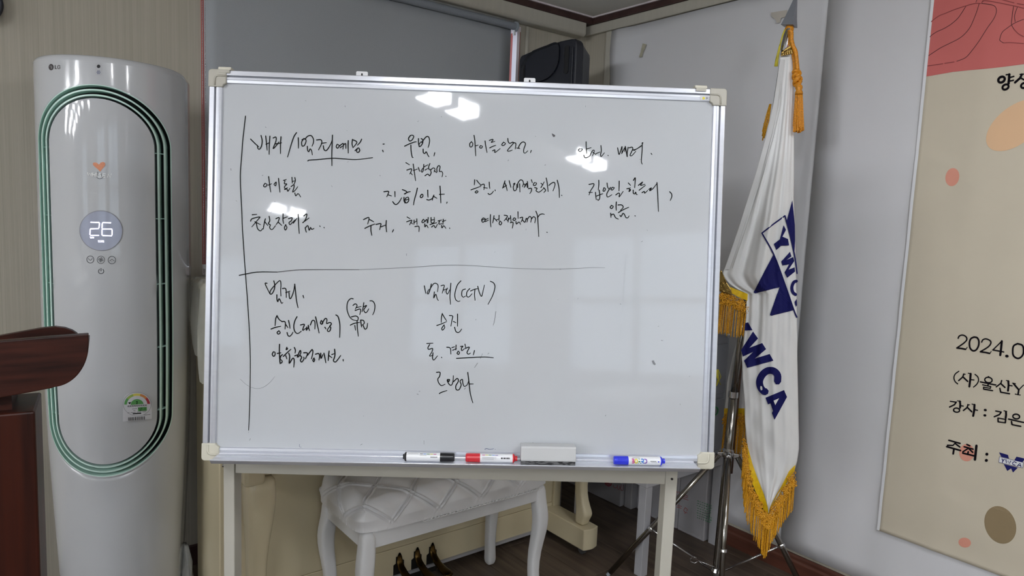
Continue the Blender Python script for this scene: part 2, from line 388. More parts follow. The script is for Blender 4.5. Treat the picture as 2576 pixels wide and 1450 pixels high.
# roller blind
RY = 2.705
rc = at_y(1300, 67, RY); RX1 = rc.x - .012; RX0 = WX0 + .006; RZ = rc.z - .002; RR = .017
bl = thing('roller_blind', ((RX0 + RX1) / 2, RY, RZ), 'dark grey roller blind pulled down over the window behind the whiteboard', 'blind')
G().tube([(RX0, RY, RZ), (RX1, RY, RZ)], RR, 20).done('roller_tube', M_roller, bl, smooth=False, bevel=.002)
FX0 = at_y(514.5, 300, RY + .012).x
rows = []
for i in range(20):
    zz = lerp(RZ - RR * .4, WZ0 + .012, i / 19); rows.append([(lerp(FX0, RX1 - .012, j / 20), RY + .012 + .0015 * math.sin(j * .7 + i * .3), zz) for j in range(21)])
o = G().grid(rows).done('blind_fabric', M_blind, bl, smooth=True); md = o.modifiers.new('s', 'SOLIDIFY'); md.thickness = .0012
G().tube([(RX0 + .006, RY + .012, WZ0 + .010), (RX1 - .012, RY + .012, WZ0 + .045)], .008, 10).done('bottom_bar', M_plgrey, bl)
for x in (RX0 - .004, RX1): G().lathe((x, RY, RZ), [(.010, -.002), (.023, 0), (.024, .003), (.024, .009), (.020, .012), (.016, .013)], (1, 0, 0), 24).done('end_cap', M_plgrey, bl, smooth=False)
G().abox(RX1 - .004, RX1 + .004, RY - .004, RY + .01, RZ - .04, RZ - .012).done('chain_guide', M_white, bl)
g = G(); bx = at_y(513, 300, RY - .02).x
for side in (-.0045, .0045):
    zz = RZ
    while zz > WZ0 - .02: g.lathe((bx + side, RY - .024, zz), [(.0004, -.0022), (.0020, -.0012), (.0022, 0), (.0020, .0012), (.0004, .0022)], seg=6); zz -= .0058
    g.tube([(bx + side, RY - .024, RZ), (bx + side, RY - .024, WZ0 - .02)], .0006, 5)
g.tube([(bx - .0045, RY - .024, WZ0 - .02), (bx, RY - .024, WZ0 - .03), (bx + .0045, RY - .024, WZ0 - .02)], .0018, 6)
meta(g.done('bead_chain', M_bead, bl), 'fine silver bead chain', kind='stuff')
G().abox(bx - .008, bx + .008, RY - .034, RY - .016, WZ0 - .002, WZ0 + .014).done('chain_clip', M_white, bl, bevel=.002)
# round black object at the top left of the back wall
cc = at_y(-52, 4, YB - .02); cr = (at_y(8, 4, YB - .02) - cc).length
ck = thing('wall_clock', (cc.x, YB, cc.z), 'round black-rimmed disc on the wall above the air conditioner, cut by photo edge', 'wall clock')
ring = [Vector((cc.x + math.cos(t) * (cr - .008), YB - .022, cc.z + math.sin(t) * (cr - .008))) for t in [2 * math.pi * i / 48 for i in range(48)]]
G().tube(ring, .008, 10, closed=True).done('rim', M_black, ck, smooth=True)
G().lathe((cc.x, YB - .004, cc.z), [(cr - .01, 0), (cr - .008, .010), (cr - .012, .014)], (0, -1, 0), 40).done('clock_face', mat('clock_face', (120, 130, 126), .4, var=.3, scale=(120, 120, 60)), ck)
G().abox(cc.x - .006, cc.x + .006, YB - .02, YB, cc.z - cr - .012, cc.z - cr + .006).done('hanging_tab', M_plgrey, ck)
# ------------------------------------------------------------------ ceiling lamps
def lamp(x, y):
    t = thing('ceiling_light', (x, y, ZC), 'twin-panel ceiling lamp read from reflections and light, or added to brighten the right wall', 'ceiling lamp', 'ceiling lamps of the hall')
    G().abox(x - .09, x + .09, y - .25, y + .25, ZC - .03, ZC).done('housing', M_house, t, bevel=.004)
    for s in (-1, 1):
        c = y + s * .122; d = G().abox(x - .05, x + .05, c - .085, c + .085, ZC - .085, ZC - .030).done('diffuser', M_lamp, t)
        for e in (-1, 1): G().abox(x - .052, x + .052, c + e * .088 - .003, c + e * .088 + .003, ZC - .087, ZC - .030).done('end_cap', M_house, d)
for x, y in [(-.43, -.19), (-.33, -1.59), (-1.7, 1.08), (1.2, -.15), (1.3, -1.7), (-3.5, .25), (-4.15, -2.08)]: lamp(x, y)  # lamps at positive x are unseen, added to brighten the right wall
for x in (-4.8, -6.0, -7.2, -8.4, -9.6):
    for y in () + (-1.25, -.1, 1.1): lamp(x, y)

# white training tables of the hall behind the camera (they show in the glossy reflections and bounce light)
M_ttop = mat('table_top_white', (222, 220, 214), 0.45, var=.03)
def hall_table(x, y, i):
    t = thing('training_table', (x, y, 0), 'white training table of the hall, seen only as a pale band reflected in the whiteboard', 'table', 'training tables reflected in the whiteboard')
    G().abox(x - .3, x + .3, y - .9, y + .9, .70, .73).done('table_top', M_ttop, t, bevel=.004)
    for sx in (-.26, .26):
        for sy in (-.84, .84): G().tube([(x + sx, y + sy, 0), (x + sx, y + sy, .70)], .016, 10).done('leg', M_plgrey, t)
for i, x in enumerate((-2.2, -3.6, -5.0, -6.4)):
    for y in (-2.2, .4): hall_table(x, y, i)
for x, y in ((-.2, -2.3), (1.3, -2.3)): hall_table(x, y, 9)
# ================================================================== THE WHITEBOARD
B0 = Vector((0.9214066, 1.3428023, 1.2536252))
BU = Vector((0.8095272, -0.58699551, 0.01009892)); BN = Vector((0.58546626, 0.80590379, -0.08802463)); BV = Vector((0.0435313, 0.07717091, 0.9960671))
def B(a, b, c=0.0): return B0 + BU * a + BV * b - BN * c      # c: towards the room
HW, HH = 0.6, 0.45
FW_ = 0.030
base = B(0, -HH); base.z = 0
wb = thing('whiteboard', base, 'large white dry-erase board on cream stand covered in black Korean handwriting', 'whiteboard')
G().box(B(-HW + .012, -HH + .012, -.022), BU * (2 * HW - .024), BV * (2 * HH - .024), BN * -.016).done('writing_surface', M_board, wb)
PC = -.006 + .0006
fb = lambda px, py: at_p(px, py, B(0, 0, PC), BN)
# frame rails: extruded aluminium profile with grooves.  profile (w from the outer edge inwards, height c)
PROF = [(0, -.024), (0, -.001), (.0015, .0005), (.0115, .0005), (.0125, -.0045), (.0150, -.0045), (.0160, -.0005), (.0205, -.0005), (.0210, -.0014), (.0222, -.0014), (.0227, -.0006), (.0282, -.0012), (.0295, -.0055), (.0295, -.024)]
def rail(a0, b0_, a1, b1, inw, name='frame_rail', mirror=1):
    p0 = Vector((a0, b0_)); p1 = Vector((a1, b1)); inw = Vector(inw)
    g = G(); n = len(PROF); vs = []
    for p in (p0, p1):
        for w, c in PROF: q = p + inw * w; vs.append(B(q.x, q.y, c))
    g.add(vs, [(i, i + 1, n + i + 1, n + i) for i in range(n - 1)] + [list(range(n))[::-1], [n + i for i in range(n)], (n - 1, 0, n, 2 * n - 1)])
    r = g.done(name, M_alu, wb)
    q0 = p0 + inw * .0126; q1 = p1 + inw * .0126
    G().box(B(q0.x, q0.y, -.0043), B(q1.x, q1.y) - B(q0.x, q0.y), B(*(inw * .0023)) - B(0, 0), BN * .001).done('groove', M_alud, r)
    return r
K = .034
rail(-HW, -HH + K, -HW, HH - K, (1, 0)); rail(HW, -HH + K, HW, HH - K, (-1, 0)); rail(-HW + K, HH, HW - K, HH, (0, -1)); rail(-HW + K, -HH, HW - K, -HH, (0, 1))
for sx in (-1, 1):
    for sy in (-1, 1):
        r = .008; pl = []
        for t in range(7):
            a = math.pi / 2 * t / 6; pl.append((HW + .0015 - r + r * math.sin(a), HH + .0015 - r + r * math.cos(a)))
        pl += [(HW + .0015, HH - .039), (HW - .0305, HH - .039), (HW - .0325, HH - .034), (HW - .037, HH - .0315), (HW - .039, HH - .0305), (HW - .039, HH + .0015)]
        pts = [B(x * sx, y * sy, .0028) for x, y in pl]
        c = G().prism(pts, BN * .028).done('corner_cap', M_cap if sy < 0 else M_capg, wb, bevel=.0018, seg=2)
        ri = [(HW - .038, HH - .0135), (HW - .021, HH - .0135), (HW - .016, HH - .0155), (HW - .0135, HH - .0205), (HW - .0135, HH - .036)]
        G().tube([B(x * sx, y * sy, .0030) for x, y in ri], .0022, 8).done('moulded_rib', M_cap if sy < 0 else M_capg, c, smooth=True)
# hanging tabs with keyhole, and clips on the top rail
def bxy(px, py): q = at_p(px, py, B0, BN) - B0; return q.dot(BU), q.dot(BV)
for px, py in ((908, 194), (1333, 209)):
    a, _ = bxy(px, py); h = .0125; w = .0135
    pl = [(-w, -.012), (w, -.012), (w, h - .002), (w - .002, h), (-w + .002, h), (-w, h - .002)]
    t = G().prism([B(a + x, HH + y, -.012) for x, y in pl], BN * .0015).done('hanging_tab', M_white, wb)
    kh = [(-.0018, .0072), (0, .0088), (.0018, .0072), (.0022, .002), (.0042, -.001), (.004, -.006), (-.004, -.006), (-.0042, -.001), (-.0022, .002)]
    G().prism([B(a + x, HH + y, -.0118) for x, y in kh], BN * .0012).done('keyhole', M_blackd, t)
for px, s in ((565, 1), (1764, -1)):
    a, _ = bxy(px, 200)
    G().box(B(a - .0145, HH - .0005, .004), BU * .029, BV * .007 + BU * .001 * s, BN * .03).done('clip', M_cap, wb, bevel=.0015)
    G().box(B(a - .012, HH - .007, .0035), BU * .024, BV * .007, BN * .002).done('clip_tongue', M_capg, wb)
# maker sticker
a, b = bxy(1776, 246); G().box(B(a - .0135, b - .006, .0002), BU * .027, BV * .0115, BN * .0006).done('maker_sticker', M_lwhite, wb, label='tiny white sticker with yellow dot')
fs = lambda px, py: at_p(px, py, B(0, 0, .0006), BN)
z = zm(1240, 0, 3.625)
decal('sticker_dot', [z(ell(1922, 896, 12, 13))], M_pyel, fs, wb)
g = G()
for s in ([(1942, 888), (1958, 888), (1958, 900)], [(1942, 902), (1960, 900)], [(1950, 890), (1950, 905)], [(1970, 890), (1982, 888), (1980, 905)], [(1968, 904), (1984, 905)]): g.ribbon(z(s), .9, fs, curve=False)
g.done('sticker_print', M_ink, wb)
# pen tray
TA0, TA1 = bxy(536, 1163)[0] + .012, bxy(1757, 1182)[0] - .012
tp = [(-.008, -HH + .0165), (.001, -HH + .0165), (.001, -HH + .0150), (.047, -HH + .0120), (.0485, -HH + .0150), (.0525, -HH + .0150), (.0525, -HH + .0125), (.0440, -HH + .0035), (-.008, -HH + .0020)]
tray = G().prism([B(TA0, y, c) for c, y in tp], BU * (TA1 - TA0)).done('pen_tray', M_alu, wb, bevel=.0012)
for c in (.012, .020):
    yy = -HH + .0150 - (c - .001) * .003 / .046
    G().box(B(TA0 + .002, yy, c), BU * (TA1 - TA0 - .004), BV * .0012, BN * -.002).done('tray_ridge', M_alu, tray)
# stand
def SV(a, d, z): # stand coordinates: along the board, behind it, height
    uh = Vector((BU.x, BU.y, 0)).normalized(); nh = Vector((BN.x, BN.y, 0)).normalized()
    q = B0 + uh * a + nh * d; return Vector((q.x, q.y, z))
uh = Vector((BU.x, BU.y, 0)).normalized(); nh = Vector((BN.x, BN.y, 0)).normalized()
ZBOT = B(0, -HH).z
def sa(px, py, d):
    P = SV(0, d, 1.0); q = at_p(px, py, P, nh) - B0; return q.dot(uh), q.z + B0.z
D0 = .012
aL0, _ = sa(562.5, 1330, D0); aL1, _ = sa(590, 1330, D0); aR0, _ = sa(1667, 1330, D0); aR1, _ = sa(1696, 1330, D0)
_, zr1 = sa(1100, 1184, D0 + .004); _, zr0 = sa(1100, 1204.5, D0 + .004)
for a, b_ in ((aL0, aL1), (aR0, aR1)):
    p = G().box(SV(a, D0, .05), uh * (b_ - a), nh * .05, (0, 0, 1.00)).done('stand_post', M_stand, wb, bevel=.002)
    G().box(SV((a + b_) / 2 - .02, D0 - .25, .0), uh * .04, nh * .52, (0, 0, .05)).done('stand_foot', M_stand, wb, bevel=.006)
G().box(SV(aL1, D0 + .004, zr0), uh * (aR0 - aL1), nh * .03, (0, 0, zr1 - zr0 + .012)).done('cross_rail', M_stand, wb, bevel=.0015)
G().box(SV(aL1, D0 + .004, .12), uh * (aR0 - aL1), nh * .03, (0, 0, .04)).done('cross_rail', M_stand, wb, bevel=.0015)
for a, zz in ((aL0 - .006, sa(557, 1176, D0)[1]), ):
    G().tube([SV(a, D0 + .012, zz), SV(a + .008, D0 + .012, zz)], .0042, 6).done('bolt', M_chrome, wb)
G().tube([SV((aR0 + aR1) / 2, D0 - .003, zr1 - .004), SV((aR0 + aR1) / 2, D0 + .004, zr1 - .004)], .0028, 10).done('bolt', M_blackd, wb)
# ---- handwriting, traced stroke by stroke
def words(zf, strokes, w=3.3, m=None, name='handwriting', label=None):
    g = G()
    for s in strokes: g.ribbon(zf(s), w * 0.84, fb)
    o = g.done(name, m or M_ink, wb)
    if label: o['label'] = label
    return o
ID = lambda p: p
words(ID, [[(617.4, 292), (615, 315), (611, 350), (608, 390), (605, 429), (604.6, 454), (606, 491), (608, 531), (610, 578), (614, 640), (618, 697), (624, 779), (628, 851), (629.6, 913), (628.5, 1000), (625.5, 1083)]], 3.0, label='long vertical black line')
z7 = zm(580, 640, 2.6286)
HL = z7([(57, 140), (95, 132), (180, 118), (310, 118), (430, 105), (560, 102), (850, 102), (1000, 96), (1200, 86), (1400, 73), (1550, 73), (1700, 82), (1850, 92), (2000, 97), (2150, 98), (2300, 93), (2400, 88), (2475, 90)])
words(ID, [HL[:4]], 3.2); words(ID, [HL[3:7]], 2.4, M_inkm); words(ID, [HL[6:14]], 1.9, M_inkf); words(ID, [HL[13:]], 1.4, M_inkf)
z1 = zm(600, 280, 4.0278)
words(z1, [[(122, 282), (165, 325), (205, 362)], [(228, 245), (240, 300), (232, 355), (212, 385), (195, 375), (192, 345)], [(275, 250), (283, 320), (290, 395)], [(318, 252), (312, 340), (310, 437)], [(278, 335), (316, 318)],
           [(350, 272), (378, 262), (380, 300), (350, 380), (385, 345), (410, 310)], [(430, 258), (425, 340), (425, 430)], [(375, 332), (436, 320)]])
words(z1, [[(588, 217), (560, 260), (530, 350), (497, 465)]])
words(z1, [[(605, 268), (607, 320), (607, 375)], [(665, 275), (640, 310), (645, 352), (668, 345), (685, 300), (668, 278), (640, 290)], [(672, 285), (700, 254), (735, 247), (758, 280), (758, 320), (745, 355)], [(697, 355), (700, 395), (712, 410), (725, 382), (740, 400), (748, 443)],
           [(790, 292), (835, 290), (843, 325), (810, 393)], [(840, 325), (890, 318)], [(860, 350), (865, 385), (885, 400), (910, 375), (935, 330), (950, 290)], [(952, 242), (948, 350), (945, 450), (946, 552)]])
words(z1, [[(1000, 335), (990, 360), (1005, 375), (1020, 350), (1005, 334)], [(1020, 355), (1045, 335), (1063, 330), (1058, 385)], [(1030, 370), (1060, 350)], [(1062, 345), (1085, 328), (1088, 378)], [(1112, 297), (1110, 350), (1112, 425)],
           [(1155, 285), (1150, 330), (1160, 370)], [(1155, 290), (1185, 300), (1198, 320), (1165, 365)], [(1248, 283), (1232, 315), (1205, 345)], [(1180, 400), (1215, 372), (1228, 400), (1210, 418), (1195, 405), (1205, 380)]])
words(z1, [[(702, 505), (715, 496), (800, 490), (950, 477), (1050, 482), (1170, 490), (1260, 484), (1360, 470)]], 3.0)
words(z1, [[(270, 730), (253, 755), (270, 768), (290, 745), (270, 730)], [(305, 662), (312, 720), (320, 780), (327, 820)], [(300, 750), (335, 735)], [(360, 740), (382, 718), (376, 756), (360, 745)], [(405, 680), (412, 750), (420, 822)],
           [(455, 702), (485, 692)], [(470, 705), (465, 735), (490, 738), (466, 765), (472, 785), (497, 775)], [(466, 795), (490, 788), (500, 812), (522, 780)], [(541, 670), (545, 730)], [(570, 672), (576, 705), (560, 745)], [(545, 712), (572, 705)], [(532, 765), (560, 745), (562, 772), (548, 820), (575, 800), (600, 765)], [(570, 828), (580, 858), (598, 838), (610, 840), (630, 870)]], 3.0)
words(z1, [[(138, 1050), (185, 1045)], [(122, 1115), (138, 1090), (215, 1072), (200, 1095), (135, 1172)], [(165, 1120), (222, 1150)], [(180, 1135), (193, 1190), (222, 1213), (245, 1190)], [(272, 1090), (262, 1130), (250, 1195)], [(265, 1120), (298, 1160)], [(310, 1065), (316, 1110), (302, 1140), (322, 1152), (315, 1180), (340, 1200), (375, 1160)],
           [(378, 1090), (412, 1078), (402, 1120), (380, 1150)], [(402, 1125), (438, 1158)], [(452, 1040), (450, 1100), (457, 1140)], [(455, 1085), (497, 1070)], [(480, 1150), (465, 1180), (475, 1205), (490, 1178), (474, 1150)],
           [(505, 1090), (542, 1080), (535, 1110), (512, 1128), (522, 1150), (550, 1125), (575, 1100)], [(555, 1135), (592, 1085)], [(605, 1045), (607, 1100), (610, 1170), (615, 1240)], [(660, 1062), (692, 1042), (682, 1090), (655, 1130)], [(650, 1130), (715, 1082)], [(675, 1180), (680, 1205), (688, 1228)], [(675, 1185), (702, 1160), (716, 1208), (730, 1178), (742, 1198), (765, 1188)], [(823, 1163), (828, 1170)], [(866, 1178), (869, 1184)]], 3.2)
z2 = zm(900, 320, 4.5306)
words(z2, [[(288, 194), (304, 193)], [(283, 264), (290, 282)]], 3.6)
words(z2, [[(600, 95), (578, 130), (592, 158), (620, 145), (638, 105), (612, 92), (580, 118)], [(533, 218), (580, 195), (640, 172), (668, 168)], [(605, 205), (608, 270), (620, 340), (632, 346)],
           [(692, 130), (692, 180), (700, 225)], [(722, 130), (740, 145), (738, 185), (710, 222), (698, 200), (722, 165)], [(728, 175), (775, 115), (805, 110), (818, 150), (812, 200), (802, 232)], [(745, 250), (747, 290), (765, 300), (780, 282), (800, 322), (812, 338)], [(878, 292), (868, 330)]])
words(z2, [[(548, 405), (590, 430)], [(558, 490), (612, 476), (606, 510), (592, 535)], [(600, 518), (622, 545)], [(632, 420), (640, 480), (650, 550), (660, 612)], [(634, 495), (680, 478)], [(690, 460), (700, 490), (706, 505)], [(752, 425), (750, 470), (738, 512), (722, 500), (745, 465)], [(750, 455), (800, 430)], [(765, 490), (805, 468)], [(822, 415), (808, 455), (815, 485), (835, 480)], [(765, 555), (798, 536), (820, 555), (836, 520), (832, 490), (862, 465), (880, 480), (870, 512)], [(872, 495), (898, 520)], [(903, 512), (902, 470), (920, 440), (938, 452), (930, 505), (955, 505), (968, 530), (960, 568)], [(1003, 560), (1007, 564)]], 3.0)
words(z2, [[(297, 737), (350, 733), (346, 760), (330, 795)], [(345, 772), (385, 785)], [(423, 735), (425, 795)], [(398, 850), (420, 878), (445, 880), (475, 850), (500, 805)], [(508, 713), (540, 725), (560, 742), (538, 765)], [(530, 762), (570, 742), (600, 735)], [(527, 800), (527, 840), (540, 868)], [(548, 808), (535, 840), (555, 865), (580, 840), (575, 800), (545, 808)], [(548, 832), (578, 822)]])
words(z2, [[(680, 695), (665, 760), (645, 830), (635, 888)], [(728, 765), (712, 790), (722, 805), (742, 790), (738, 766), (722, 770)], [(797, 718), (798, 770), (800, 800)], [(786, 826), (810, 832), (840, 820), (868, 790)], [(868, 775), (855, 805), (850, 835)], [(866, 790), (902, 812)], [(937, 672), (942, 740), (945, 820), (947, 865)], [(930, 767), (988, 764)], [(1018, 855), (1013, 870)]])
words(z2, [[(65, 1055), (95, 1040), (122, 1030), (128, 1050), (112, 1105)], [(137, 1055), (182, 1080)], [(80, 1155), (130, 1130), (195, 1105)], [(150, 1122), (150, 1180), (160, 1235)], [(208, 1110), (262, 1100), (258, 1130), (250, 1170)], [(265, 1137), (315, 1118)], [(325, 1065), (322, 1130), (328, 1195)], [(407, 1170), (394, 1198)]])
words(z2, [[(562, 1025), (597, 1045)], [(557, 1080), (615, 1062), (602, 1092), (590, 1115)], [(605, 1085), (625, 1105)], [(642, 1060), (640, 1110)], [(640, 1090), (670, 1070)], [(672, 1045), (675, 1112)], [(650, 1135), (690, 1130), (700, 1150), (697, 1193)], [(748, 1050), (730, 1080), (745, 1090), (765, 1068), (745, 1052)], [(765, 1078), (788, 1052), (792, 1095)], [(803, 1030), (800, 1092)], [(763, 1102), (766, 1138), (782, 1118), (802, 1148)],
           [(835, 1030), (838, 1090), (870, 1085), (872, 1028)], [(838, 1060), (870, 1055)], [(822, 1112), (900, 1090)], [(840, 1140), (868, 1122), (885, 1148), (908, 1108)], [(915, 1070), (955, 1060)], [(932, 1072), (925, 1105), (962, 1100)], [(975, 1050), (970, 1112)], [(965, 1078), (1005, 1062)], [(955, 1120), (960, 1150), (980, 1125), (1005, 1155)], [(1047, 1150), (1050, 1158)]], 3.0)
z3 = zm(1150, 320, 4.53)
words(z3, [[(165, 165), (143, 190), (148, 225), (170, 220), (178, 185), (160, 168)], [(192, 93), (202, 160), (207, 240), (211, 328)], [(205, 215), (240, 205)], [(268, 210), (255, 230), (275, 240), (288, 220), (265, 210)], [(318, 158), (325, 210), (340, 290)], [(366, 152), (402, 140), (408, 150), (388, 175), (430, 162)], [(370, 238), (400, 222), (440, 208)], [(402, 270), (430, 260), (430, 290), (490, 245)],
           [(530, 170), (508, 200), (525, 210), (550, 190), (530, 170)], [(577, 128), (582, 165), (600, 185), (630, 172), (640, 185), (575, 262), (590, 275), (628, 262)], [(635, 178), (660, 180), (670, 195), (662, 250)], [(680, 238), (715, 245)], [(703, 240), (705, 215), (735, 175), (765, 172), (778, 195), (760, 250), (758, 285), (775, 297), (805, 270)], [(845, 266), (836, 292)]], 3.0)
words(z3, [[(200, 600), (197, 640), (195, 660)], [(222, 605), (245, 635), (268, 658)], [(157, 716), (200, 700), (270, 675)], [(225, 725), (205, 740), (220, 752), (238, 735), (222, 724)], [(265, 665), (298, 650), (310, 662), (305, 715)], [(302, 690), (345, 695)], [(365, 627), (368, 670), (372, 700)], [(352, 757), (370, 768), (395, 755), (414, 730)], [(432, 716), (434, 728)]], 3.0)
words(z3, [[(545, 612), (530, 660), (517, 697)], [(540, 630), (560, 680), (570, 725)], [(520, 692), (565, 662)], [(593, 610), (605, 660), (612, 688)], [(640, 650), (660, 640), (640, 680), (650, 725), (675, 710), (678, 650)], [(690, 690), (692, 640), (720, 603), (745, 610), (755, 640), (745, 680)], [(712, 645), (716, 740)], [(755, 650), (775, 655), (765, 690)], [(775, 675), (792, 640), (800, 690)], [(800, 620), (808, 690)], [(812, 702), (845, 698), (845, 730), (828, 758)],
           [(845, 600), (858, 635)], [(880, 632), (868, 660), (890, 665), (905, 640), (882, 632)], [(883, 690), (910, 698), (900, 725), (928, 742), (955, 728), (985, 700)], [(955, 640), (978, 660)], [(955, 690), (992, 625)], [(985, 690), (1008, 720), (988, 745)], [(1015, 580), (1028, 650), (1037, 735)], [(1045, 665), (1075, 640), (1105, 630), (1115, 660), (1092, 728)], [(1140, 605), (1160, 690), (1165, 803)], [(1190, 776), (1194, 782)]], 3.0)
words(z3, [[(300, 1035), (280, 1055), (290, 1085), (315, 1070), (320, 1045), (298, 1036)], [(285, 1060), (312, 1050)], [(315, 1060), (355, 1040)], [(320, 1078), (358, 1060)], [(380, 997), (378, 1060), (385, 1138)], [(420, 1010), (412, 1060), (405, 1093)], [(425, 1040), (455, 1075)], [(448, 1058), (480, 1045)], [(478, 1005), (476, 1068)], [(490, 1070), (478, 1100), (495, 1115), (508, 1090), (488, 1070)],
           [(535, 1005), (572, 1012), (560, 1040), (535, 1068)], [(555, 1042), (578, 1070)], [(585, 1035), (580, 1085)], [(585, 1055), (608, 1030)], [(607, 1010), (614, 1080)], [(605, 1090), (635, 1085), (636, 1115), (627, 1153)], [(650, 1035), (635, 1055), (655, 1065), (668, 1045), (650, 1033)], [(693, 965), (695, 1042)], [(670, 1075), (675, 1105), (695, 1088), (710, 1085), (722, 1110)], [(715, 1035), (745, 1028), (742, 1055), (728, 1082)], [(745, 1058), (772, 1085), (788, 1040), (800, 1060), (795, 1085)], [(800, 1050), (825, 1020), (845, 1035), (840, 1085)], [(845, 1050), (870, 1022), (892, 1040), (885, 1092)], [(897, 958), (915, 1010), (922, 1100), (930, 1248)], [(915, 1035), (940, 1000), (970, 990), (995, 995)], [(1022, 1198), (1028, 1203)]], 3.0)
z4 = zm(1420, 320, 5.18)
words(z4, [[(200, 282), (180, 298), (200, 318), (225, 305), (232, 285), (200, 283)], [(282, 190), (283, 260), (290, 345)], [(290, 285), (348, 268)], [(252, 365), (262, 395), (290, 398), (330, 375), (348, 335), (372, 302), (390, 312), (365, 375)], [(370, 328), (410, 358)], [(412, 345), (462, 325)], [(475, 240), (480, 310), (470, 360), (480, 383), (520, 335)], [(566, 368), (572, 373)]], 2.9)
words(z4, [[(692, 270), (702, 320), (712, 357), (735, 300), (750, 250), (748, 330)], [(745, 345), (790, 265), (785, 320)], [(792, 250), (805, 320), (815, 385)], [(830, 262), (818, 330), (820, 385)], [(842, 270), (880, 262), (890, 285), (865, 340), (855, 370), (880, 370), (930, 315)], [(885, 300), (940, 285), (1010, 235)], [(905, 305), (1000, 250)], [(1010, 210), (1022, 202), (1014, 225), (1012, 300), (1005, 400), (1003, 450), (1013, 483)], [(1128, 342), (1140, 358)]], 3.0)
words(z4, [[(318, 748), (380, 738), (378, 770), (340, 830), (320, 885)], [(318, 850), (365, 852)], [(447, 692), (448, 750), (440, 818)], [(403, 850), (408, 900), (415, 948)], [(452, 820), (460, 880), (458, 930), (440, 955), (428, 940)], [(410, 902), (470, 878), (500, 868)], [(515, 790), (503, 830), (520, 835), (535, 805), (515, 788)], [(555, 728), (562, 780), (578, 808)], [(600, 785), (560, 850), (550, 885), (565, 912), (618, 882)], [(625, 785), (605, 810), (625, 820), (648, 790), (622, 783)], [(713, 703), (712, 770), (710, 832)], [(668, 885), (700, 862), (718, 868), (712, 912), (765, 838)]], 3.0)
words(z4, [[(832, 728), (862, 760)], [(812, 805), (860, 792)], [(842, 808), (862, 818), (840, 842), (850, 812)], [(898, 695), (922, 660), (920, 720), (915, 790)], [(895, 820), (897, 860), (915, 870), (928, 848), (935, 875), (950, 880)], [(962, 760), (1020, 715), (990, 760), (1050, 745)], [(972, 823), (1055, 760)], [(1010, 855), (1040, 838), (1045, 862), (1085, 825)], [(1098, 812), (1135, 792), (1108, 830), (1150, 805), (1205, 735)], [(1205, 722), (1212, 830), (1220, 980), (1225, 1100)], [(1370, 842), (1395, 870), (1398, 910), (1378, 957)]], 3.1)
words(z4, [[(615, 1020), (595, 1045), (615, 1062), (635, 1035), (610, 1018)], [(676, 975), (672, 1030), (675, 1085)], [(697, 1015), (745, 1015), (765, 1045), (730, 1085)], [(702, 1115), (760, 1080), (838, 1045)], [(602, 1122), (606, 1178)], [(604, 1150), (640, 1135), (665, 1180), (703, 1200)], [(722, 1150), (738, 1165), (762, 1125), (782, 1140), (800, 1178), (825, 1182), (842, 1158)], [(918, 1156), (924, 1160)]], 3.2)
z5 = zm(640, 690, 5.578)
words(z5, [[(178, 130), (152, 128), (160, 160), (215, 275)], [(272, 95), (285, 150), (280, 210), (255, 265), (230, 283), (218, 262), (240, 210), (352, 92), (372, 150), (368, 220), (372, 308)], [(315, 290), (316, 350), (328, 388), (345, 345), (365, 375), (380, 408), (400, 400)], [(392, 203), (430, 200), (445, 230), (447, 330)], [(440, 260), (498, 240)], [(485, 258), (490, 320), (500, 345), (520, 325), (550, 240), (565, 150)], [(565, 140), (575, 230), (590, 370), (612, 473)], [(682, 300), (692, 335)]])
words(z5, [[(318, 582), (298, 630), (290, 725)], [(318, 590), (350, 640), (392, 668)], [(232, 772), (290, 750), (370, 732)], [(345, 795), (318, 820), (335, 843), (362, 825), (345, 795)], [(385, 668), (420, 665), (435, 690), (430, 772)], [(435, 702), (470, 752)], [(478, 650), (490, 700), (500, 762)], [(458, 820), (470, 860), (495, 873), (525, 845), (540, 815)]], 3.4)
words(z5, [[(598, 598), (570, 650), (553, 720), (560, 790), (590, 830), (620, 830), (658, 800)], [(645, 715), (700, 705), (688, 745), (678, 790), (722, 760)], [(735, 742), (728, 790), (765, 735)], [(755, 718), (762, 760), (775, 795)], [(785, 715), (810, 655), (840, 655), (850, 690), (848, 772)], [(858, 600), (880, 700), (908, 828)], [(940, 650), (925, 685), (945, 705), (960, 680), (938, 650)], [(950, 690), (980, 640), (1000, 622), (1018, 640), (1010, 690)], [(988, 745), (1005, 772)], [(1015, 695), (1060, 680), (1080, 700), (1055, 735), (1072, 750), (1060, 795), (1035, 805), (1025, 780), (1082, 705)], [(1142, 573), (1175, 600), (1198, 700), (1200, 800), (1195, 890)]], 3.4)
words(z5, [[(1387, 347), (1350, 345), (1310, 390), (1298, 470), (1310, 540), (1340, 605), (1380, 640), (1440, 655)], [(1382, 440), (1415, 418), (1440, 440), (1415, 495)], [(1425, 472), (1498, 455)], [(1412, 512), (1480, 490), (1490, 515), (1478, 570)], [(1535, 400), (1525, 470), (1510, 530)], [(1530, 460), (1575, 440), (1535, 500), (1555, 540), (1580, 530), (1605, 487)], [(1620, 375), (1660, 380), (1690, 430), (1685, 510), (1660, 572)]], 3.0)
words(z5, [[(1358, 602), (1420, 588), (1455, 610), (1450, 652)], [(1345, 717), (1400, 692), (1478, 678)], [(1408, 720), (1420, 788)], [(1440, 650), (1445, 760), (1458, 873)], [(1490, 645), (1500, 720), (1505, 745)], [(1490, 645), (1530, 652), (1540, 690), (1510, 718)], [(1525, 720), (1550, 772), (1578, 755), (1588, 690)]], 3.2)
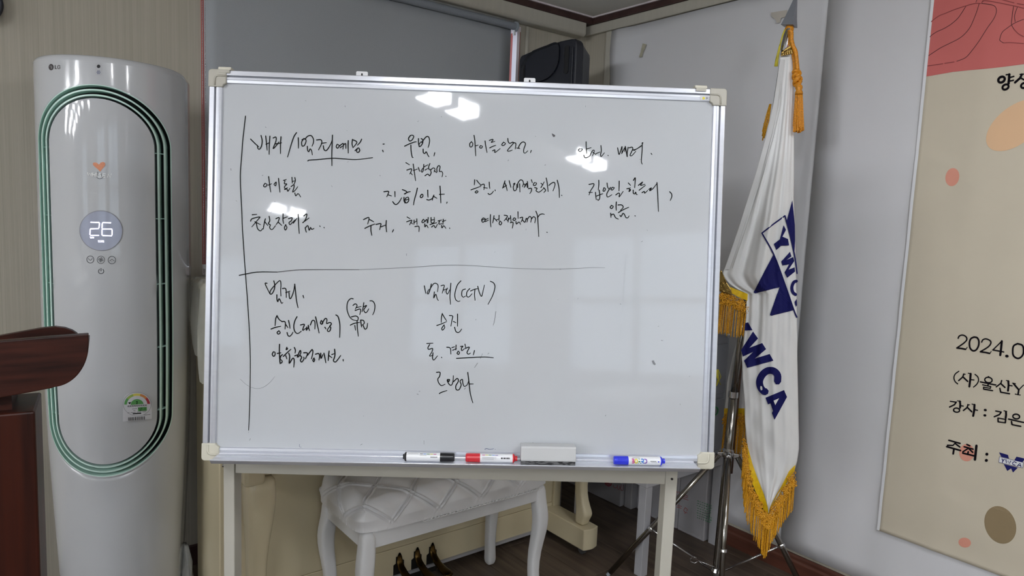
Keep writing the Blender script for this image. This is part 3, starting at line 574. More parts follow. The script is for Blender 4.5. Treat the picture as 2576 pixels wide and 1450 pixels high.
words(z5, [[(268, 1090), (250, 1125), (270, 1155), (290, 1130), (285, 1095), (262, 1092)], [(353, 985), (350, 1060), (352, 1150), (360, 1260)], [(320, 1115), (372, 1105)], [(395, 1130), (365, 1160), (358, 1235), (375, 1250), (390, 1225), (372, 1200)], [(455, 1028), (446, 1062), (465, 1048), (455, 1034)], [(405, 1157), (450, 1112), (512, 1055)], [(440, 1145), (455, 1192)], [(482, 1110), (495, 1160), (488, 1255), (530, 1190), (552, 1185), (558, 1230), (552, 1307)],
           [(560, 1030), (575, 1070), (570, 1110)], [(565, 1148), (612, 1135), (600, 1170), (640, 1072), (650, 1110), (618, 1165)], [(640, 1140), (662, 1170), (645, 1210), (665, 1235), (695, 1190), (690, 1165)], [(690, 1105), (735, 1105), (742, 1130), (715, 1190)], [(745, 1140), (800, 1068), (815, 1065), (820, 1100), (800, 1190)], [(838, 1178), (820, 1208), (833, 1230), (846, 1200), (832, 1182)], [(855, 1125), (900, 1115), (915, 1150), (905, 1207)], [(930, 1110), (935, 1185), (960, 1130)], [(975, 1110), (990, 1180), (1003, 1247)], [(1048, 1080), (1040, 1150), (1035, 1215)], [(1045, 1142), (1088, 1175)], [(1085, 1130), (1120, 1118)], [(1125, 1055), (1130, 1130), (1120, 1180), (1108, 1215), (1135, 1235), (1170, 1200), (1210, 1143)], [(1245, 1200), (1247, 1222)]], 3.6)
z6 = zm(1040, 690, 4.265)
words(z6, [[(117, 125), (125, 170), (133, 207)], [(192, 105), (180, 160), (160, 212), (148, 200), (165, 165)], [(172, 170), (215, 105), (250, 103), (265, 130), (258, 190)], [(225, 190), (218, 258), (240, 215), (255, 265), (268, 283)], [(295, 125), (330, 120), (322, 160), (308, 205)], [(322, 172), (355, 160)], [(365, 150), (350, 185), (365, 215), (392, 165)], [(402, 97), (395, 180), (392, 250), (398, 325)]], 2.8)
words(z6, [[(510, 72), (470, 120), (445, 210), (452, 270), (480, 293), (500, 287)], [(558, 160), (525, 175), (518, 225), (535, 247), (560, 235)], [(605, 155), (575, 190), (572, 235), (595, 245), (630, 210)], [(612, 182), (650, 165), (690, 155)], [(660, 165), (655, 220), (662, 282)], [(690, 130), (705, 190), (730, 240), (745, 190), (762, 118)], [(825, 77), (860, 95), (875, 140), (850, 230), (800, 325)]], 2.8)
words(z6, [[(310, 422), (300, 470), (298, 520)], [(313, 432), (335, 470), (355, 500)], [(250, 552), (300, 535), (357, 510)], [(330, 545), (305, 580), (312, 602), (335, 575), (328, 545)], [(385, 445), (420, 450), (415, 490), (402, 560)], [(428, 508), (457, 522)], [(473, 428), (473, 500), (472, 560)], [(442, 570), (455, 615), (480, 627), (500, 615), (517, 590)]], 2.9)
words(z6, [[(143, 745), (210, 742)], [(175, 755), (155, 790), (165, 808), (205, 798), (198, 835), (172, 880), (212, 870)], [(210, 845), (205, 900), (220, 922), (258, 878)], [(301, 893), (306, 898)], [(357, 785), (395, 795), (402, 860)], [(412, 790), (442, 780)], [(420, 818), (462, 800)], [(458, 762), (455, 815)], [(480, 830), (468, 850), (485, 862), (494, 840), (478, 828)], [(505, 777), (532, 775), (515, 795), (520, 822), (548, 800)], [(553, 752), (560, 790)], [(556, 798), (600, 785), (575, 840), (590, 860), (612, 848)], [(655, 820), (643, 868)]], 3.0)
words(z6, [[(462, 905), (600, 897), (760, 890), (858, 898)]], 3.0)
words(z6, [[(247, 1055), (285, 1055), (280, 1100), (262, 1125), (270, 1165), (300, 1197), (340, 1182)], [(277, 1283), (300, 1270), (360, 1250)], [(365, 1130), (378, 1155), (388, 1132), (362, 1140), (385, 1185), (410, 1190), (425, 1150), (428, 1090)], [(430, 1155), (470, 1120), (482, 1150), (455, 1200), (460, 1240), (490, 1240), (512, 1190), (500, 1150), (525, 1130), (530, 1170), (545, 1205), (575, 1190), (592, 1150)], [(583, 1055), (595, 1150), (610, 1280), (637, 1382)], [(595, 1180), (643, 1180)]], 3.1)
# faded strokes, specks and the chip
words(z6, [[(893, 0), (890, 200), (886, 390)], [(745, 845), (728, 880)], [(655, 1000), (640, 1030)], [(738, 515), (745, 600)], [(765, 405), (765, 440)], [(790, 745), (785, 775)]], .9, M_inkff, 'faded_stroke')
words(z6, [[(884, 400), (870, 500), (855, 550)], [(740, 855), (718, 908)], [(688, 955), (655, 1005)]], 1.3, M_inkm, 'faded_stroke')
words(zm(480, 640, 4.0278), [[(500, 1265), (560, 1320), (620, 1352), (680, 1362), (740, 1345), (800, 1300), (850, 1240)]], 1.0, M_inkf, 'faded_stroke')
words(z3, [[(950, 180), (940, 300), (900, 390), (860, 470)], [(785, 350), (845, 330)], [(340, 335), (343, 375)]], 1.1, M_inkff, 'faded_stroke')
words(zm(1480, 640, 2.4167), [[(230, 0), (218, 150), (208, 350)], [(200, 420), (190, 540)], [(105, 970), (112, 1000)], [(175, 1142), (350, 1128)], [(640, 1080), (642, 1100)]], 1.1, M_inkff, 'faded_stroke')
rs = random.Random(11); g = G()
for i in range(46):
    x = rs.uniform(580, 1770); y = rs.uniform(240, 1120); l = rs.uniform(1, 5); a = rs.uniform(0, 3.1)
    g.ribbon([(x, y), (x + l * math.cos(a), y + l * math.sin(a))], rs.uniform(.8, 1.8), fb, curve=False)
meta(g.done('ink_specks', M_inkf, wb), kind='stuff')
decal('surface_chip', [z3([(1078, 70), (1100, 82), (1118, 92), (1116, 108), (1096, 114), (1084, 95)])], M_inkm, fb, wb, label='dark chip in the white surface')
decal('surface_chip', [zm(1480, 640, 2.4167)([(385, 648), (398, 645), (402, 655), (410, 668), (405, 676), (394, 668)])], M_inkf, fb, wb, label='grey scuff on the white surface')
words(zm(1000, 1110, 5.6), [[(1228, 118), (1255, 108), (1300, 118), (1355, 110)], [(1375, 118), (1378, 121)]], 1.5, M_inkblue, label='small blue squiggle')
words(zm(480, 1080, 3.92), [[(1072, 150), (1072, 175), (1092, 178)]], .9, M_inkblue)
words(zm(940, 1080, 3.92), [[(495, 115), (496, 152)]], 1.2, M_inkf, 'faded_stroke')
# ------------------------------------------------------------------ markers and eraser on the tray
def tray_y(c): return -HH + .0150 - (c - .001) * .003 / .046
def marker(name, pxl, pxr, capl, m, label, deco, r=.0102, c=.030):
    a0 = bxy(pxl, 1155)[0]; a1 = bxy(pxr, 1158)[0]; s = (a1 - a0)
    k = .975; a0 *= k; a1 *= k
    yc = tray_y(c) + r + .0006
    t = thing(name, B((a0 + a1) / 2, tray_y(c), c), label, 'marker', 'markers on the pen tray')
    def ax(a): return B(a, yc, c)
    L = a1 - a0; cl = .37 * L if False else .28 * L
    if capl:   # cap at the left
        ca, cb, ba, bb, ta, tb = a0, a0 + cl, a0 + cl, a1 - .011, a1 - .011, a1
    else:
        ca, cb, ba, bb, ta, tb = a1, a1 - cl, a1 - cl, a0 + .008, a0 + .008, a0
    sg = 1 if cb > ca else -1
    body = G().lathe(ax(ba), [(r * .96, 0), (r * .96, abs(bb - ba))], BU * sg, 24).done('barrel', M_mwht, t, smooth=False)
    cap = G().lathe(ax(ca), [(r * .78, 0), (r * .93, .0015), (r * .97, .004), (r * 1.0, abs(cb - ca))], BU * sg, 24).done('cap', m, t)
    G().lathe(ax(ta), [(r * 1.0, 0), (r * 1.02, .0025), (r * .8, .0045), (r * .6, .006), (r * .58, abs(tb - ta))], BU * sg, 20).done('end_plug', m, t)
    for k_ in range(5):
        th = -.5 + k_ * .3; d = (-BN * math.cos(th) + BV * math.sin(th))
        G().box(ax(lerp(ca, cb, .25)) + d * (r * .97) - BV * .0004, BU * sg * abs(cb - ca) * .6, BV * .0008, d * .0006).done('cap_rib', m, cap)
    def fm(a, th):   # along the barrel (0..1), height on the surface in metres
        an = th / r; return ax(lerp(min(ba, bb), max(ba, bb), a)) + (-BN * math.cos(an) + BV * math.sin(an)) * (r * .96 + .0003)
    deco(t, body, fm)
    return t
def patch(body, fm, x0, x1, t0, t1, m, name='print_patch'):
    g = G(); g.grid([[fm(lerp(x0, x1, i / 6), lerp(t0, t1, j / 4)) for i in range(7)] for j in range(5)]); g.done(name, m, body)
def lines(body, fm, x0, x1, t, m, w=.0006, name='print_line'):
    patch(body, fm, x0, x1, t, t + w, m, name)
def glyphs(body, fm, strokes, x, t, sx, sy, w, m):
    g = G(); f2 = lambda u, v: fm(x + u * sx, t - v * sy)
    for s in strokes: g.ribbon(s, w, f2, taper=False, curve=len(s) > 3)
    g.done('lettering', m, body)
def deco_side(t, body, fm):
    for i, mm in enumerate((M_icon, M_pblu, M_pgrn, M_pyel, M_mag)): patch(body, fm, .40 + i * .1, .49 + i * .1, .0088, .0105, mm)
    lines(body, fm, .05, .36, .0094, M_icon); lines(body, fm, .40, .60, .0050, M_icon, .0005)
def deco_black(t, body, fm):
    deco_side(t, body, fm)
    for i in range(6): patch(body, fm, .72 + i * .035, .745 + i * .035, .0012, .0034, M_icon, 'print_letter')
def deco_red(t, body, fm):
    for i, mm in enumerate((M_mag, M_pyel, M_pgrn, M_pblu, M_ppur)): patch(body, fm, .06 + i * .1, .15 + i * .1, .0088, .0105, mm)
    for i in range(4): lines(body, fm, .06, .50 - .08 * (i % 2), .0040 - i * .0016, M_lgrey, .0006)
    for i in range(9): patch(body, fm, .64 + i * .032, .64 + i * .032 + (.018 if i % 3 else .026), .0006, .0042, M_ink, 'barcode_bar')
def deco_blue(t, body, fm):
    lt = {'B': [[(.1, 0), (.1, 1)], [(.1, .05), (.55, .05), (.6, .25), (.5, .45), (.1, .5)], [(.1, .5), (.65, .55), (.7, .75), (.6, .95), (.1, .95)]], 'O': [[(.35, 0), (0, .3), (.05, .8), (.4, 1), (.7, .7), (.65, .2), (.35, 0)]], 'A': [[(.35, 0), (0, 1)], [(.35, 0), (.7, 1)], [(.15, .6), (.55, .6)]],
          'R': [[(0, 0), (0, 1)], [(0, 0), (.6, .05), (.6, .5), (0, .55)], [(.2, .55), (.7, 1)]], 'D': [[(0, 0), (0, 1)], [(0, 0), (.6, .15), (.65, .8), (0, 1)]]}
    for i, (ch, mm) in enumerate(zip('BOARD', (M_mag, M_pyel, M_pgrn, M_pblu, M_ppur))): glyphs(body, fm, lt[ch], .10 + i * .098, .0062, .10, .0098, .30, mm)
    for i in range(5): patch(body, fm, .68 + i * .036, .705 + i * .036, .0006, .0024, M_icon, 'print_letter')
    lines(body, fm, .70, .88, -.0018, M_lgrey, .0008)
    lines(body, fm, .12, .35, .0086, M_icon, .0009)
    patch(body, fm, .91, .95, -.001, .002, M_mblue)
marker('board_marker', 1014, 1144, False, M_mblk, 'black-capped whiteboard marker lying at the left of the pen tray', deco_black)
marker('board_marker', 1172, 1303, True, M_mred, 'red-capped whiteboard marker beside the eraser on the pen tray', deco_red)
marker('board_marker', 1547, 1676, True, M_mblue, 'blue-capped whiteboard marker with rainbow BOARD lettering on pen tray', deco_blue)
ea0 = bxy(1311, 1160)[0] * .975; ea1 = bxy(1449, 1165)[0] * .975
er = thing('board_eraser', B((ea0 + ea1) / 2, tray_y(.03), .03), 'pale grey block eraser with worn dark felt on the pen tray', 'eraser')
ey = tray_y(.008) + .0005
def eb(x, y, c): return B(x, y, c)
G().box(eb(ea0 + .001, tray_y(.046) + .0005, .046), BU * (ea1 - ea0 - .002), BV * .011, BN * .042).done('felt_pad', M_felt, er)
sec = [(.0465, .0105), (.047, .014), (.0445, .041), (.042, .044), (.009, .044), (.006, .041), (.003, .014), (.0035, .0105)]
G().prism([eb(ea0, tray_y(.048) + y, c) for c, y in sec], BU * (ea1 - ea0)).done('body', M_eras, er, bevel=.0015, angle=20)
# ================================================================== AIR CONDITIONER
AO = at_d(292, 582, 2.15); AO.z = 0.0; AR = 0.1990; AK = AR / 0.186
tocam = Vector((-AO.x, -AO.y, 0)).normalized(); lft = Vector((tocam.y, -tocam.x, 0))
PH = math.radians(11.3)
AF = tocam * math.cos(PH) + lft * math.sin(PH)          # facing direction
AS = Vector((-AF.y, AF.x, 0))                            # its side axis, to the right in the photo
if AS.x < 0: AS = -AS
ATOP = at_p(250, 139, AO + AF * AR, AF).z
def arad(z): return AR * (1.0 - .205 * max(0.0, 1 - z / 1.05) ** 1.7)
def S(x, z, off=0.0):
    r = arad(z); x = x * r / AR; return AO + AS * x + AF * (math.sqrt(max(0, r * r - x * x)) + off) + Vector((0, 0, z))
def Sa(a, z, off=0.0): return S(AR * math.sin(a), z, off)
def acz(py, px=255): return at_p(px, py, AO + AF * AR, AF).z
OZ1, OZ0 = acz(212, 250), acz(1204, 268)
def stad(hx, n=60, m=24):
    hx = hx * AK
    k = (.161 * AK - hx); ez = .150 * AK - k * .9; t1 = OZ1 - k * .95 - ez; t0 = OZ0 + k * .95 + ez; p = []
    for i in range(n + 1):
        a = math.pi * i / n; p.append((hx * math.cos(a), t1 + ez * math.sin(a)))
    for i in range(1, m): p.append((-hx, lerp(t1, t0, i / m)))
    for i in range(n + 1):
        a = math.pi + math.pi * i / n; p.append((hx * math.cos(a), t0 + ez * math.sin(a)))
    for i in range(1, m): p.append((hx, lerp(t0, t1, i / m)))
    return p, t0, t1, ez
ac = thing('air_conditioner', (AO.x, AO.y, 0), 'tall white floor-standing air conditioner with mint-rimmed oval vent and display reading 26', 'air conditioner')
out, T0, T1, EZ = stad(.161)
zt_ = ATOP - .018; rows = []
tgt = []
for (x, z) in out:
    if z > T1 + 1e-6:
        dx, dz = x, z - T1; k = 1e9
        if abs(dx) > 1e-9: k = min(k, (math.pi / 2) / abs(math.asin(min(1, abs(x) / AR))) )
        a = math.asin(x / AR); kz = (zt_ - T1) / dz
        k = min(kz, (math.pi / 2) / max(1e-6, abs(a))); tgt.append((a * k, T1 + dz * k))
    elif z < T0 - 1e-6:
        dz = T0 - z; a = math.asin(x / AR); kz = T0 / dz; k = min(kz, (math.pi / 2) / max(1e-6, abs(a))); tgt.append((a * k, T0 - dz * k))
    else: tgt.append((math.copysign(math.pi / 2, x), z))
# pull the nearest loop points into the exact corners
for cx in (-math.pi / 2, math.pi / 2):
    for cz in (0, zt_):
        i = min(range(len(tgt)), key=lambda i: (tgt[i][0] - cx) ** 2 * .05 + (tgt[i][1] - cz) ** 2); tgt[i] = (cx, cz)
rows = [[S(x, z, -.045) for x, z in out], [S(x, z, -.001) for x, z in out]]
for k in range(1, 37):
    t = k / 36; rows.append([Sa(lerp(math.asin(x / AR), a, t), lerp(z, zz, t)) for (x, z), (a, zz) in zip(out, tgt)])
g = G().loops(rows)
DB = .10    # straight depth behind the half round
for s in (-1, 1):
    rr = []
    for i in range(16):
        z = zt_ * i / 15; p = Sa(s * math.pi / 2, z); rr.append([p, p - AF * DB * .5, p - AF * DB, p - AF * (DB + .012) - AS * s * .02])
    g.grid(rr)
bk = [[Sa(-math.pi / 2, z) - AF * (DB + .012) + AS * .02, Sa(math.pi / 2, z) - AF * (DB + .012) - AS * .02] for z in [zt_ * i / 15 for i in range(16)]]
g.grid(bk)
body = g.done('body_shell', M_ac, ac, smooth=True)
def dloop(k, z):   # D-shaped outline shrunk by k
    p = [Vector(AO + AS * ((AR - k) * math.sin(a)) + AF * ((AR - k) * math.cos(a)) + Vector((0, 0, z))) for a in [-math.pi / 2 + math.pi * i / 40 for i in range(41)]]
    p += [AO + AS * (AR - k) - AF * (DB - k * .5) + Vector((0, 0, z)), AO - AS * (AR - k) - AF * (DB - k * .5) + Vector((0, 0, z))]
    return p
rows = [dloop(.018 * (1 - math.cos(a)), zt_ + .018 * math.sin(a)) for a in [math.pi / 2 * i / 8 for i in range(9)]] + [dloop(.03, ATOP), dloop(.06, ATOP)]
g = G().loops(rows); n = len(rows[0]); g.f.append([10 * n + i for i in range(n)])
g.done('top_cover', M_ac, ac, smooth=True)
# dark vent cavity
cv = stad(.162)[0]; zs = sorted(set(round(z, 5) for x, z in cv)); g = G()
def wid(hx, z):
    _, t0, t1, ez = stad(hx); hx = hx * AK
    if z > t1: return hx * math.sqrt(max(0, 1 - ((z - t1) / ez) ** 2))
    if z < t0: return hx * math.sqrt(max(0, 1 - ((t0 - z) / ez) ** 2))
    return hx
g.grid([[S(wid(.162, z) * (j / 12 - 1), z, -.045) for j in range(25)] for z in zs])
g.done('vent_cavity', M_cav, ac, smooth=True)
def rim(h0, h1, d, o=-.001, m=M_mint, name='vent_ring', dm=M_mint):
    a = stad(h0)[0]; b = stad(h1)[0]
    r = G().loops([[S(x, z, -d) for x, z in a], [S(x, z, o) for x, z in a], [S(x, z, o) for x, z in b], [S(x, z, -d) for x, z in b]]).done(name, m, ac)
    return r
rim(.1632, .1598, .010, .0012, M_ac, 'vent_lip', None)
rim(.1600, .1574, .040, .0004); rim(.1476, .1434, .040, .000); rim(.1336, .1294, .040, .000)
# front glass panel
pl = stad(.1235); zs = [pl[1] - pl[3] + (pl[2] - pl[1] + 2 * pl[3]) * .5 * (1 - math.cos(math.pi * i / 60)) for i in range(61)]
pr = pl[0]
g = G().grid([[S(wid(.1235, z) * (j / 14 - 1), z, -.002) for j in range(29)] for z in zs])
g.loops([[S(x, z, -.002) for x, z in pr], [S(x * 1.0, z, -.042) for x, z in pr]])
front = g.done('front_panel', M_acp, ac, smooth=True)
# bridges between the rings
for py in (376, 549, 722, 889, 1055):
    z = acz(py, 262)
    for s in (-1, 1):
        p = [S(s * x * AK, z, -.012) for x in (.1235, .1300, .1440)]
        G().box(p[0], p[1] - p[0], -AF * .02, (0, 0, .0022)).done('ring_bridge', M_mint, ac)
        G().box(p[1], p[2] - p[1], -AF * .02, (0, 0, .0022)).done('ring_bridge', M_mint, ac)
# printed marks, laid on the curved front
def fac(off):
    def f(px, py):
        d = ray(px, py); o = CAM - AO; r = AR + off
        a = d.x * d.x + d.y * d.y; b = 2 * (o.x * d.x + o.y * d.y); c = o.x * o.x + o.y * o.y - r * r
        q = max(0, b * b - 4 * a * c); t = (-b - math.sqrt(q)) / (2 * a); return CAM + d * t
    return f
f0 = fac(.0006); fp = fac(-.0012)
za = zm(0, 100, 3.625); zb = zm(0, 480, 3.625)
dpt = ell(*(921 / 3.625, 480 + 365 / 3.625), 195 / 3.625, 181 / 3.625, 8, 40)
disp = decal('display', [dpt], M_disp, fac(-.0009), front)
g = G().ribbon(dpt + dpt[:1], 1.6, fac(-.0006), taper=False); g.done('display_rim', M_lgrey, disp)
g = G(); f2 = fac(-.0003)
for s in ([(828, 288), (903, 290)], [(907, 296), (903, 338)], [(826, 348), (898, 346)], [(822, 354), (820, 402)], [(828, 408), (900, 408)],
          [(938, 291), (1010, 293)], [(933, 298), (930, 342)], [(938, 350), (1018, 350)], [(930, 356), (930, 404)], [(938, 410), (1018, 412)], [(1022, 358), (1022, 404)]):
    g.ribbon(zb(s), 2.6, f2, taper=False, curve=False)
for s in ([(897, 454), (899, 470)], [(909, 454), (911, 470)], [(921, 454), (923, 470)], [(933, 454), (935, 470)], [(944, 455), (946, 471)]): g.ribbon(zb(s), 1.6, f2, taper=False, curve=False)
for s in ([(821, 420), (828, 434)], [(832, 424), (833, 434)], [(840, 422), (846, 424), (841, 433), (848, 433)], [(850, 423), (855, 424), (854, 434)]): g.ribbon(zb(s), 1.2, f2, taper=False, curve=False)
g.done('led_digits', M_led, disp, label='glowing digits 26')
def icon(strokes, w, name, m=M_icon):
    g = G()
    for s, cv_ in strokes: g.ribbon(zb(s), w, fp, taper=False, curve=cv_)
    return g.done(name, m, front)
def circ(x, y, r): e = ell(x, y, r, r, 0, 24); return (e + e[:1], True)
icon([circ(823, 628, 32), ([(806, 620), (823, 638), (843, 618)], False)], 1.3, 'down_button')
icon([circ(920, 631, 34)] + [(ell(920 + 12 * math.cos(a), 631 + 12 * math.sin(a), 9, 6, math.degrees(a) + 20, 12) + ell(920 + 12 * math.cos(a), 631 + 12 * math.sin(a), 9, 6, math.degrees(a) + 20, 12)[:1], True) for a in (.2, 1.77, 3.34, 4.91)], 1.1, 'fan_button')
icon([circ(1020, 633, 34), ([(1000, 642), (1020, 624), (1042, 642)], False), ([(1018, 648), (1021, 650)], False)], 1.3, 'up_button')
icon([([(907, 716), (898, 732), (902, 750), (921, 757), (940, 750), (946, 733), (938, 717)], True), ([(921, 708), (921, 734)], False)], 1.7, 'power_button')
decal('heart_emblem', [za([(846, 1130), (852, 1122), (870, 1120), (888, 1127), (903, 1140), (916, 1122), (940, 1115), (956, 1122), (960, 1140), (950, 1160), (930, 1182), (913, 1205), (895, 1185), (866, 1160), (850, 1145)])], M_heart, fp, front)
g = G()
for s in ([(800, 1212), (806, 1240), (818, 1218), (828, 1242), (836, 1216)], [(846, 1214), (840, 1246)], [(872, 1216), (866, 1248)], [(844, 1231), (870, 1233)], [(884, 1218), (880, 1250)], [(926, 1222), (904, 1222), (902, 1234), (920, 1238), (918, 1252), (894, 1252)], [(962, 1224), (940, 1222), (934, 1254), (958, 1256)], [(938, 1238), (958, 1240)], [(980, 1256), (986, 1224), (1006, 1258), (1014, 1224)]):
    g.ribbon(za(s), 2.0, fp, taper=False, curve=False)
g.done('raised_lettering', M_silver, front, label='pale lettering WHISEN')
g = G()
for s in ([(892, 1205), (886, 1240)], [(922, 1215), (926, 1245)], [(880, 1250), (892, 1264), (910, 1269), (932, 1262), (940, 1248)]): g.ribbon(za(s), 1.1, fac(-.0009), taper=False)
g.done('emblem_mark', M_icon, front)
# maker mark, sensor window
decal('maker_emblem', [za(ell(466, 250, 23, 29))], M_logo, f0, body)
g = G()
for s in ([(456, 238), (456, 244)], [(466, 236), (466, 262), (475, 262)], [(478, 250), (470, 250)]): g.ribbon(za(s), .9, fac(.0011), taper=False, curve=False)
g.done('emblem_lines', M_ac, body)
g = G()
for s in ([(502, 233), (502, 265), (518, 265)], [(548, 240), (536, 233), (526, 240), (525, 258), (534, 266), (547, 262), (547, 250), (538, 250)]): g.ribbon(za(s), 1.9, f0, taper=False, curve=False)
g.done('maker_lettering', M_logo, body, label='small dark letters LG')
def rrect(x0, y0, x1, y1, r, n=5):
    p = []
    for cx, cy, a0 in ((x1 - r, y0 + r, -90), (x1 - r, y1 - r, 0), (x0 + r, y1 - r, 90), (x0 + r, y0 + r, 180)):
        for i in range(n + 1): a = math.radians(a0 + 90 * i / n); p.append((cx + r * math.cos(a), cy + r * math.sin(a)))
    return p
sens = decal('sensor_window', [za(rrect(865, 210, 930, 325, 18))], mat('sensor_plate', (190, 191, 194), .2), f0, body)
decal('sensor_eye', [za(ell(899, 243, 16, 16))], M_blackd, fac(.0011), sens)
decal('sensor_dots', [za(ell(899 + (13 * math.cos(a) if a >= 0 else 0), 297 + (13 * math.sin(a) if a >= 0 else 0), 5, 6)) for a in (-1, 0, 1.05, 2.09, 3.14, 4.19, 5.24)], mat('sensor_holes', (112, 116, 140), .5), fac(.0011), sens)
# energy label
ze = zm(300, 980, 16.11)
fl = lambda k: fac(-.0010 + k * .0004)
lab = decal('energy_label', [ze([(150, 500), (200, 300), (340, 180), (540, 128), (720, 122), (940, 150), (1120, 240), (1240, 390), (1295, 560), (1320, 900), (1318, 1205), (150, 1305)])], M_lwhite, fl(0), front, label='round white energy rating sticker with green 1')
def arcpoly(a0, a1, ri, ro, cx=725, cy=620, ky=.86):
    p = [(cx + ro * math.cos(math.radians(a)), cy - ro * ky * math.sin(math.radians(a))) for a in [lerp(a0, a1, i / 10) for i in range(11)]]
    return p + [(cx + ri * math.cos(math.radians(a)), cy - ri * ky * math.sin(math.radians(a))) for a in [lerp(a1, a0, i / 10) for i in range(11)]]
for i, mm in enumerate((M_green, M_lime, M_yell, M_oran, M_lred)):
    decal('rating_band', [ze(arcpoly(180 - i * 35.2, 180 - (i + 1) * 35.2, 415, 522))], mm, fl(1), lab)
decal('rating_dome', [ze([(462, 635)] + [(725 - 258 * math.cos(math.radians(a)), 615 - 215 * math.sin(math.radians(a))) for a in range(5, 180, 10)] + [(985, 595)])], M_green, fl(1), lab)
e = ell(725, 600, 568, 480, 4, 40); g = G().ribbon(ze(e + e[:1]), .9, fl(1), taper=False); g.done('label_circle', M_lgrey, lab)
decal('rating_arrow', [ze([(355, 540), (478, 515), (430, 610)])], M_ink, fl(1), lab)
g = G()
for s in ([(690, 500), (728, 478), (718, 600)],): g.ribbon(ze(s), 1.8, fl(2), taper=False, curve=False)
x0 = 340
for i in range(9):
    x = 345 + i * 88; y = 690 - i * 5
    for s in ([(x, y - 20), (x + 30, y - 24)], [(x + 12, y - 24), (x + 4, y + 24)], [(x + 4, y + 10), (x + 34, y + 6)], [(x + 52, y - 34), (x + 52, y + 30)]): g.ribbon(ze(s), .9, fl(1), taper=False, curve=False)
g.ribbon(ze([(560, 990), (880, 972)]), 2.6, fl(1), taper=False, curve=False)
for s in ([(330, 955), (410, 948)], [(470, 945), (660, 930)], [(720, 928), (890, 910)], [(940, 912), (1080, 905)], [(1000, 1045), (1250, 1020)], [(520, 800), (720, 780)], [(575, 862), (655, 856)]): g.ribbon(ze(s), .8, fl(1), taper=False, curve=False)
g.done('label_print', M_ink, lab)
decal('green_box', [ze([(758, 735), (1115, 712), (1120, 868), (762, 888)])], M_green, fl(1), lab)
g = G()
for s in ([(800, 755), (780, 790), (820, 785)], [(860, 760), (890, 752), (865, 790), (895, 785)], [(910, 755), (935, 770), (912, 785), (910, 755)], [(830, 830), (832, 868)], [(850, 830), (880, 828), (876, 866), (848, 866), (850, 830)], [(900, 828), (930, 826), (902, 864), (935, 862)], [(1010, 775), (1090, 768)], [(970, 850), (1090, 842)]): g.ribbon(ze(s), .9, fl(2), taper=False, curve=False)
for i in range(22):
    x = 378 + i * 30.5; y0 = 1145 - i * 2.1; g.ribbon(ze([(x, y0), (x + 3, y0 + 122)]), .55 + .6 * ((i * 7) % 3 == 0) + .3 * ((i * 5) % 4 == 1), fl(1), taper=False, curve=False)
g.done('barcode', M_ink, lab)
# ================================================================== LECTERN
LC = at_d(223, 842, 1.42); e1 = Vector((math.cos(math.radians(8)), -math.sin(math.radians(8)), 0)); e2 = Vector((-e1.y, e1.x, 0))
def Lp(px, py): return at_p(px, py, LC, e2)
lt = thing('lectern', Lp(0, 1400) * 1 + Vector((0, 0, -Lp(0, 1400).z)), 'dark walnut lectern with curved top at the left edge of the photo', 'lectern')
pr_ = [(-420, 895), (-200, 876), (0, 859.5), (110, 850), (222.5, 841.5)] + [(130 + 93 * math.cos(math.pi / 2 * i / 18), 868 + 107 * math.sin(math.pi / 2 * i / 18)) for i in range(18)] + [(130, 977.5), (60, 991), (0, 1002), (-200, 1038), (-420, 1077)]
P3 = [Lp(*p) for p in pr_]
G().prism(P3, e2 * .022).done('front_board', M_wood, lt, bevel=.002)
DL = .13
und = P3[5:]
g = G().grid([[p + e2 * .022 for p in und], [p + e2 * (DL - .015) for p in und], ])
back = [Lp(*p) + e2 * DL for p in pr_[5:]]
o = g.done('curved_shell', M_wood, lt, smooth=True); md = o.modifiers.new('s', 'SOLIDIFY'); md.thickness = .012; md.offset = -1
topb = []
bt = [(-420, 26), (-200, 21), (-60, 14), (0, 9), (40, 6), (90, 2), (130, 1), (155, 5), (175, 12), (188, 20)]
zt0 = lambda px: interp([(p[0], Lp(*p).z) for p in pr_[:5]], px)
bw = [Lp(px, interp([(p[0], p[1]) for p in pr_[:5]], px)) + e2 * DL - Vector((0, 0, dz * .001)) for px, dz in bt]
g = G(); n = len(bw); vs = bw + [p - Vector((0, 0, .09)) for p in bw] + [p + e2 * .018 for p in bw] + [p + e2 * .018 - Vector((0, 0, .09)) for p in bw]
for i in range(n - 1): g.f += [(i, i + 1, n + i + 1, n + i), (2 * n + i, 2 * n + i + 1, 3 * n + i + 1, 3 * n + i), (i, i + 1, 2 * n + i + 1, 2 * n + i), (n + i, n + i + 1, 3 * n + i + 1, 3 * n + i)]
g.f += [(0, n, 3 * n, 2 * n), (n - 1, 2 * n - 1, 4 * n - 1, 3 * n - 1)]; g.v = vs
g.done('back_board', M_wood, lt)
g = G(); a, b = Lp(-420, 935), Lp(208, 884)
g.box(a + e2 * .02, b - a, e2 * (DL - .02), (0, 0, .012)); g.done('reading_board', M_wood, lt)
n0, n1 = Lp(-300, 985), Lp(24, 985); zb0 = Lp(40, 1040).z
G().box(Vector((n0.x, n0.y, zb0)) + e2 * .03, Vector((n1.x - n0.x, n1.y - n0.y, 0)), e2 * .1, (0, 0, Lp(0, 990).z - zb0)).done('neck', M_wood, lt)
b0_, b1_ = Lp(-360, 1035), Lp(88, 1035)
v = Vector((b1_.x - b0_.x, b1_.y - b0_.y, 0)); o_ = Vector((b0_.x, b0_.y, .04)) - e2 * .0
G().box(o_, v, e2 * .16, (0, 0, zb0 - .04)).done('pedestal', M_woodr, lt, bevel=.004)
G().box(o_ - e2 * .04 - v.normalized() * .02 - Vector((0, 0, .04)), v + v.normalized() * .04, e2 * .24, (0, 0, .04)).done('plinth', M_wood, lt, bevel=.004)
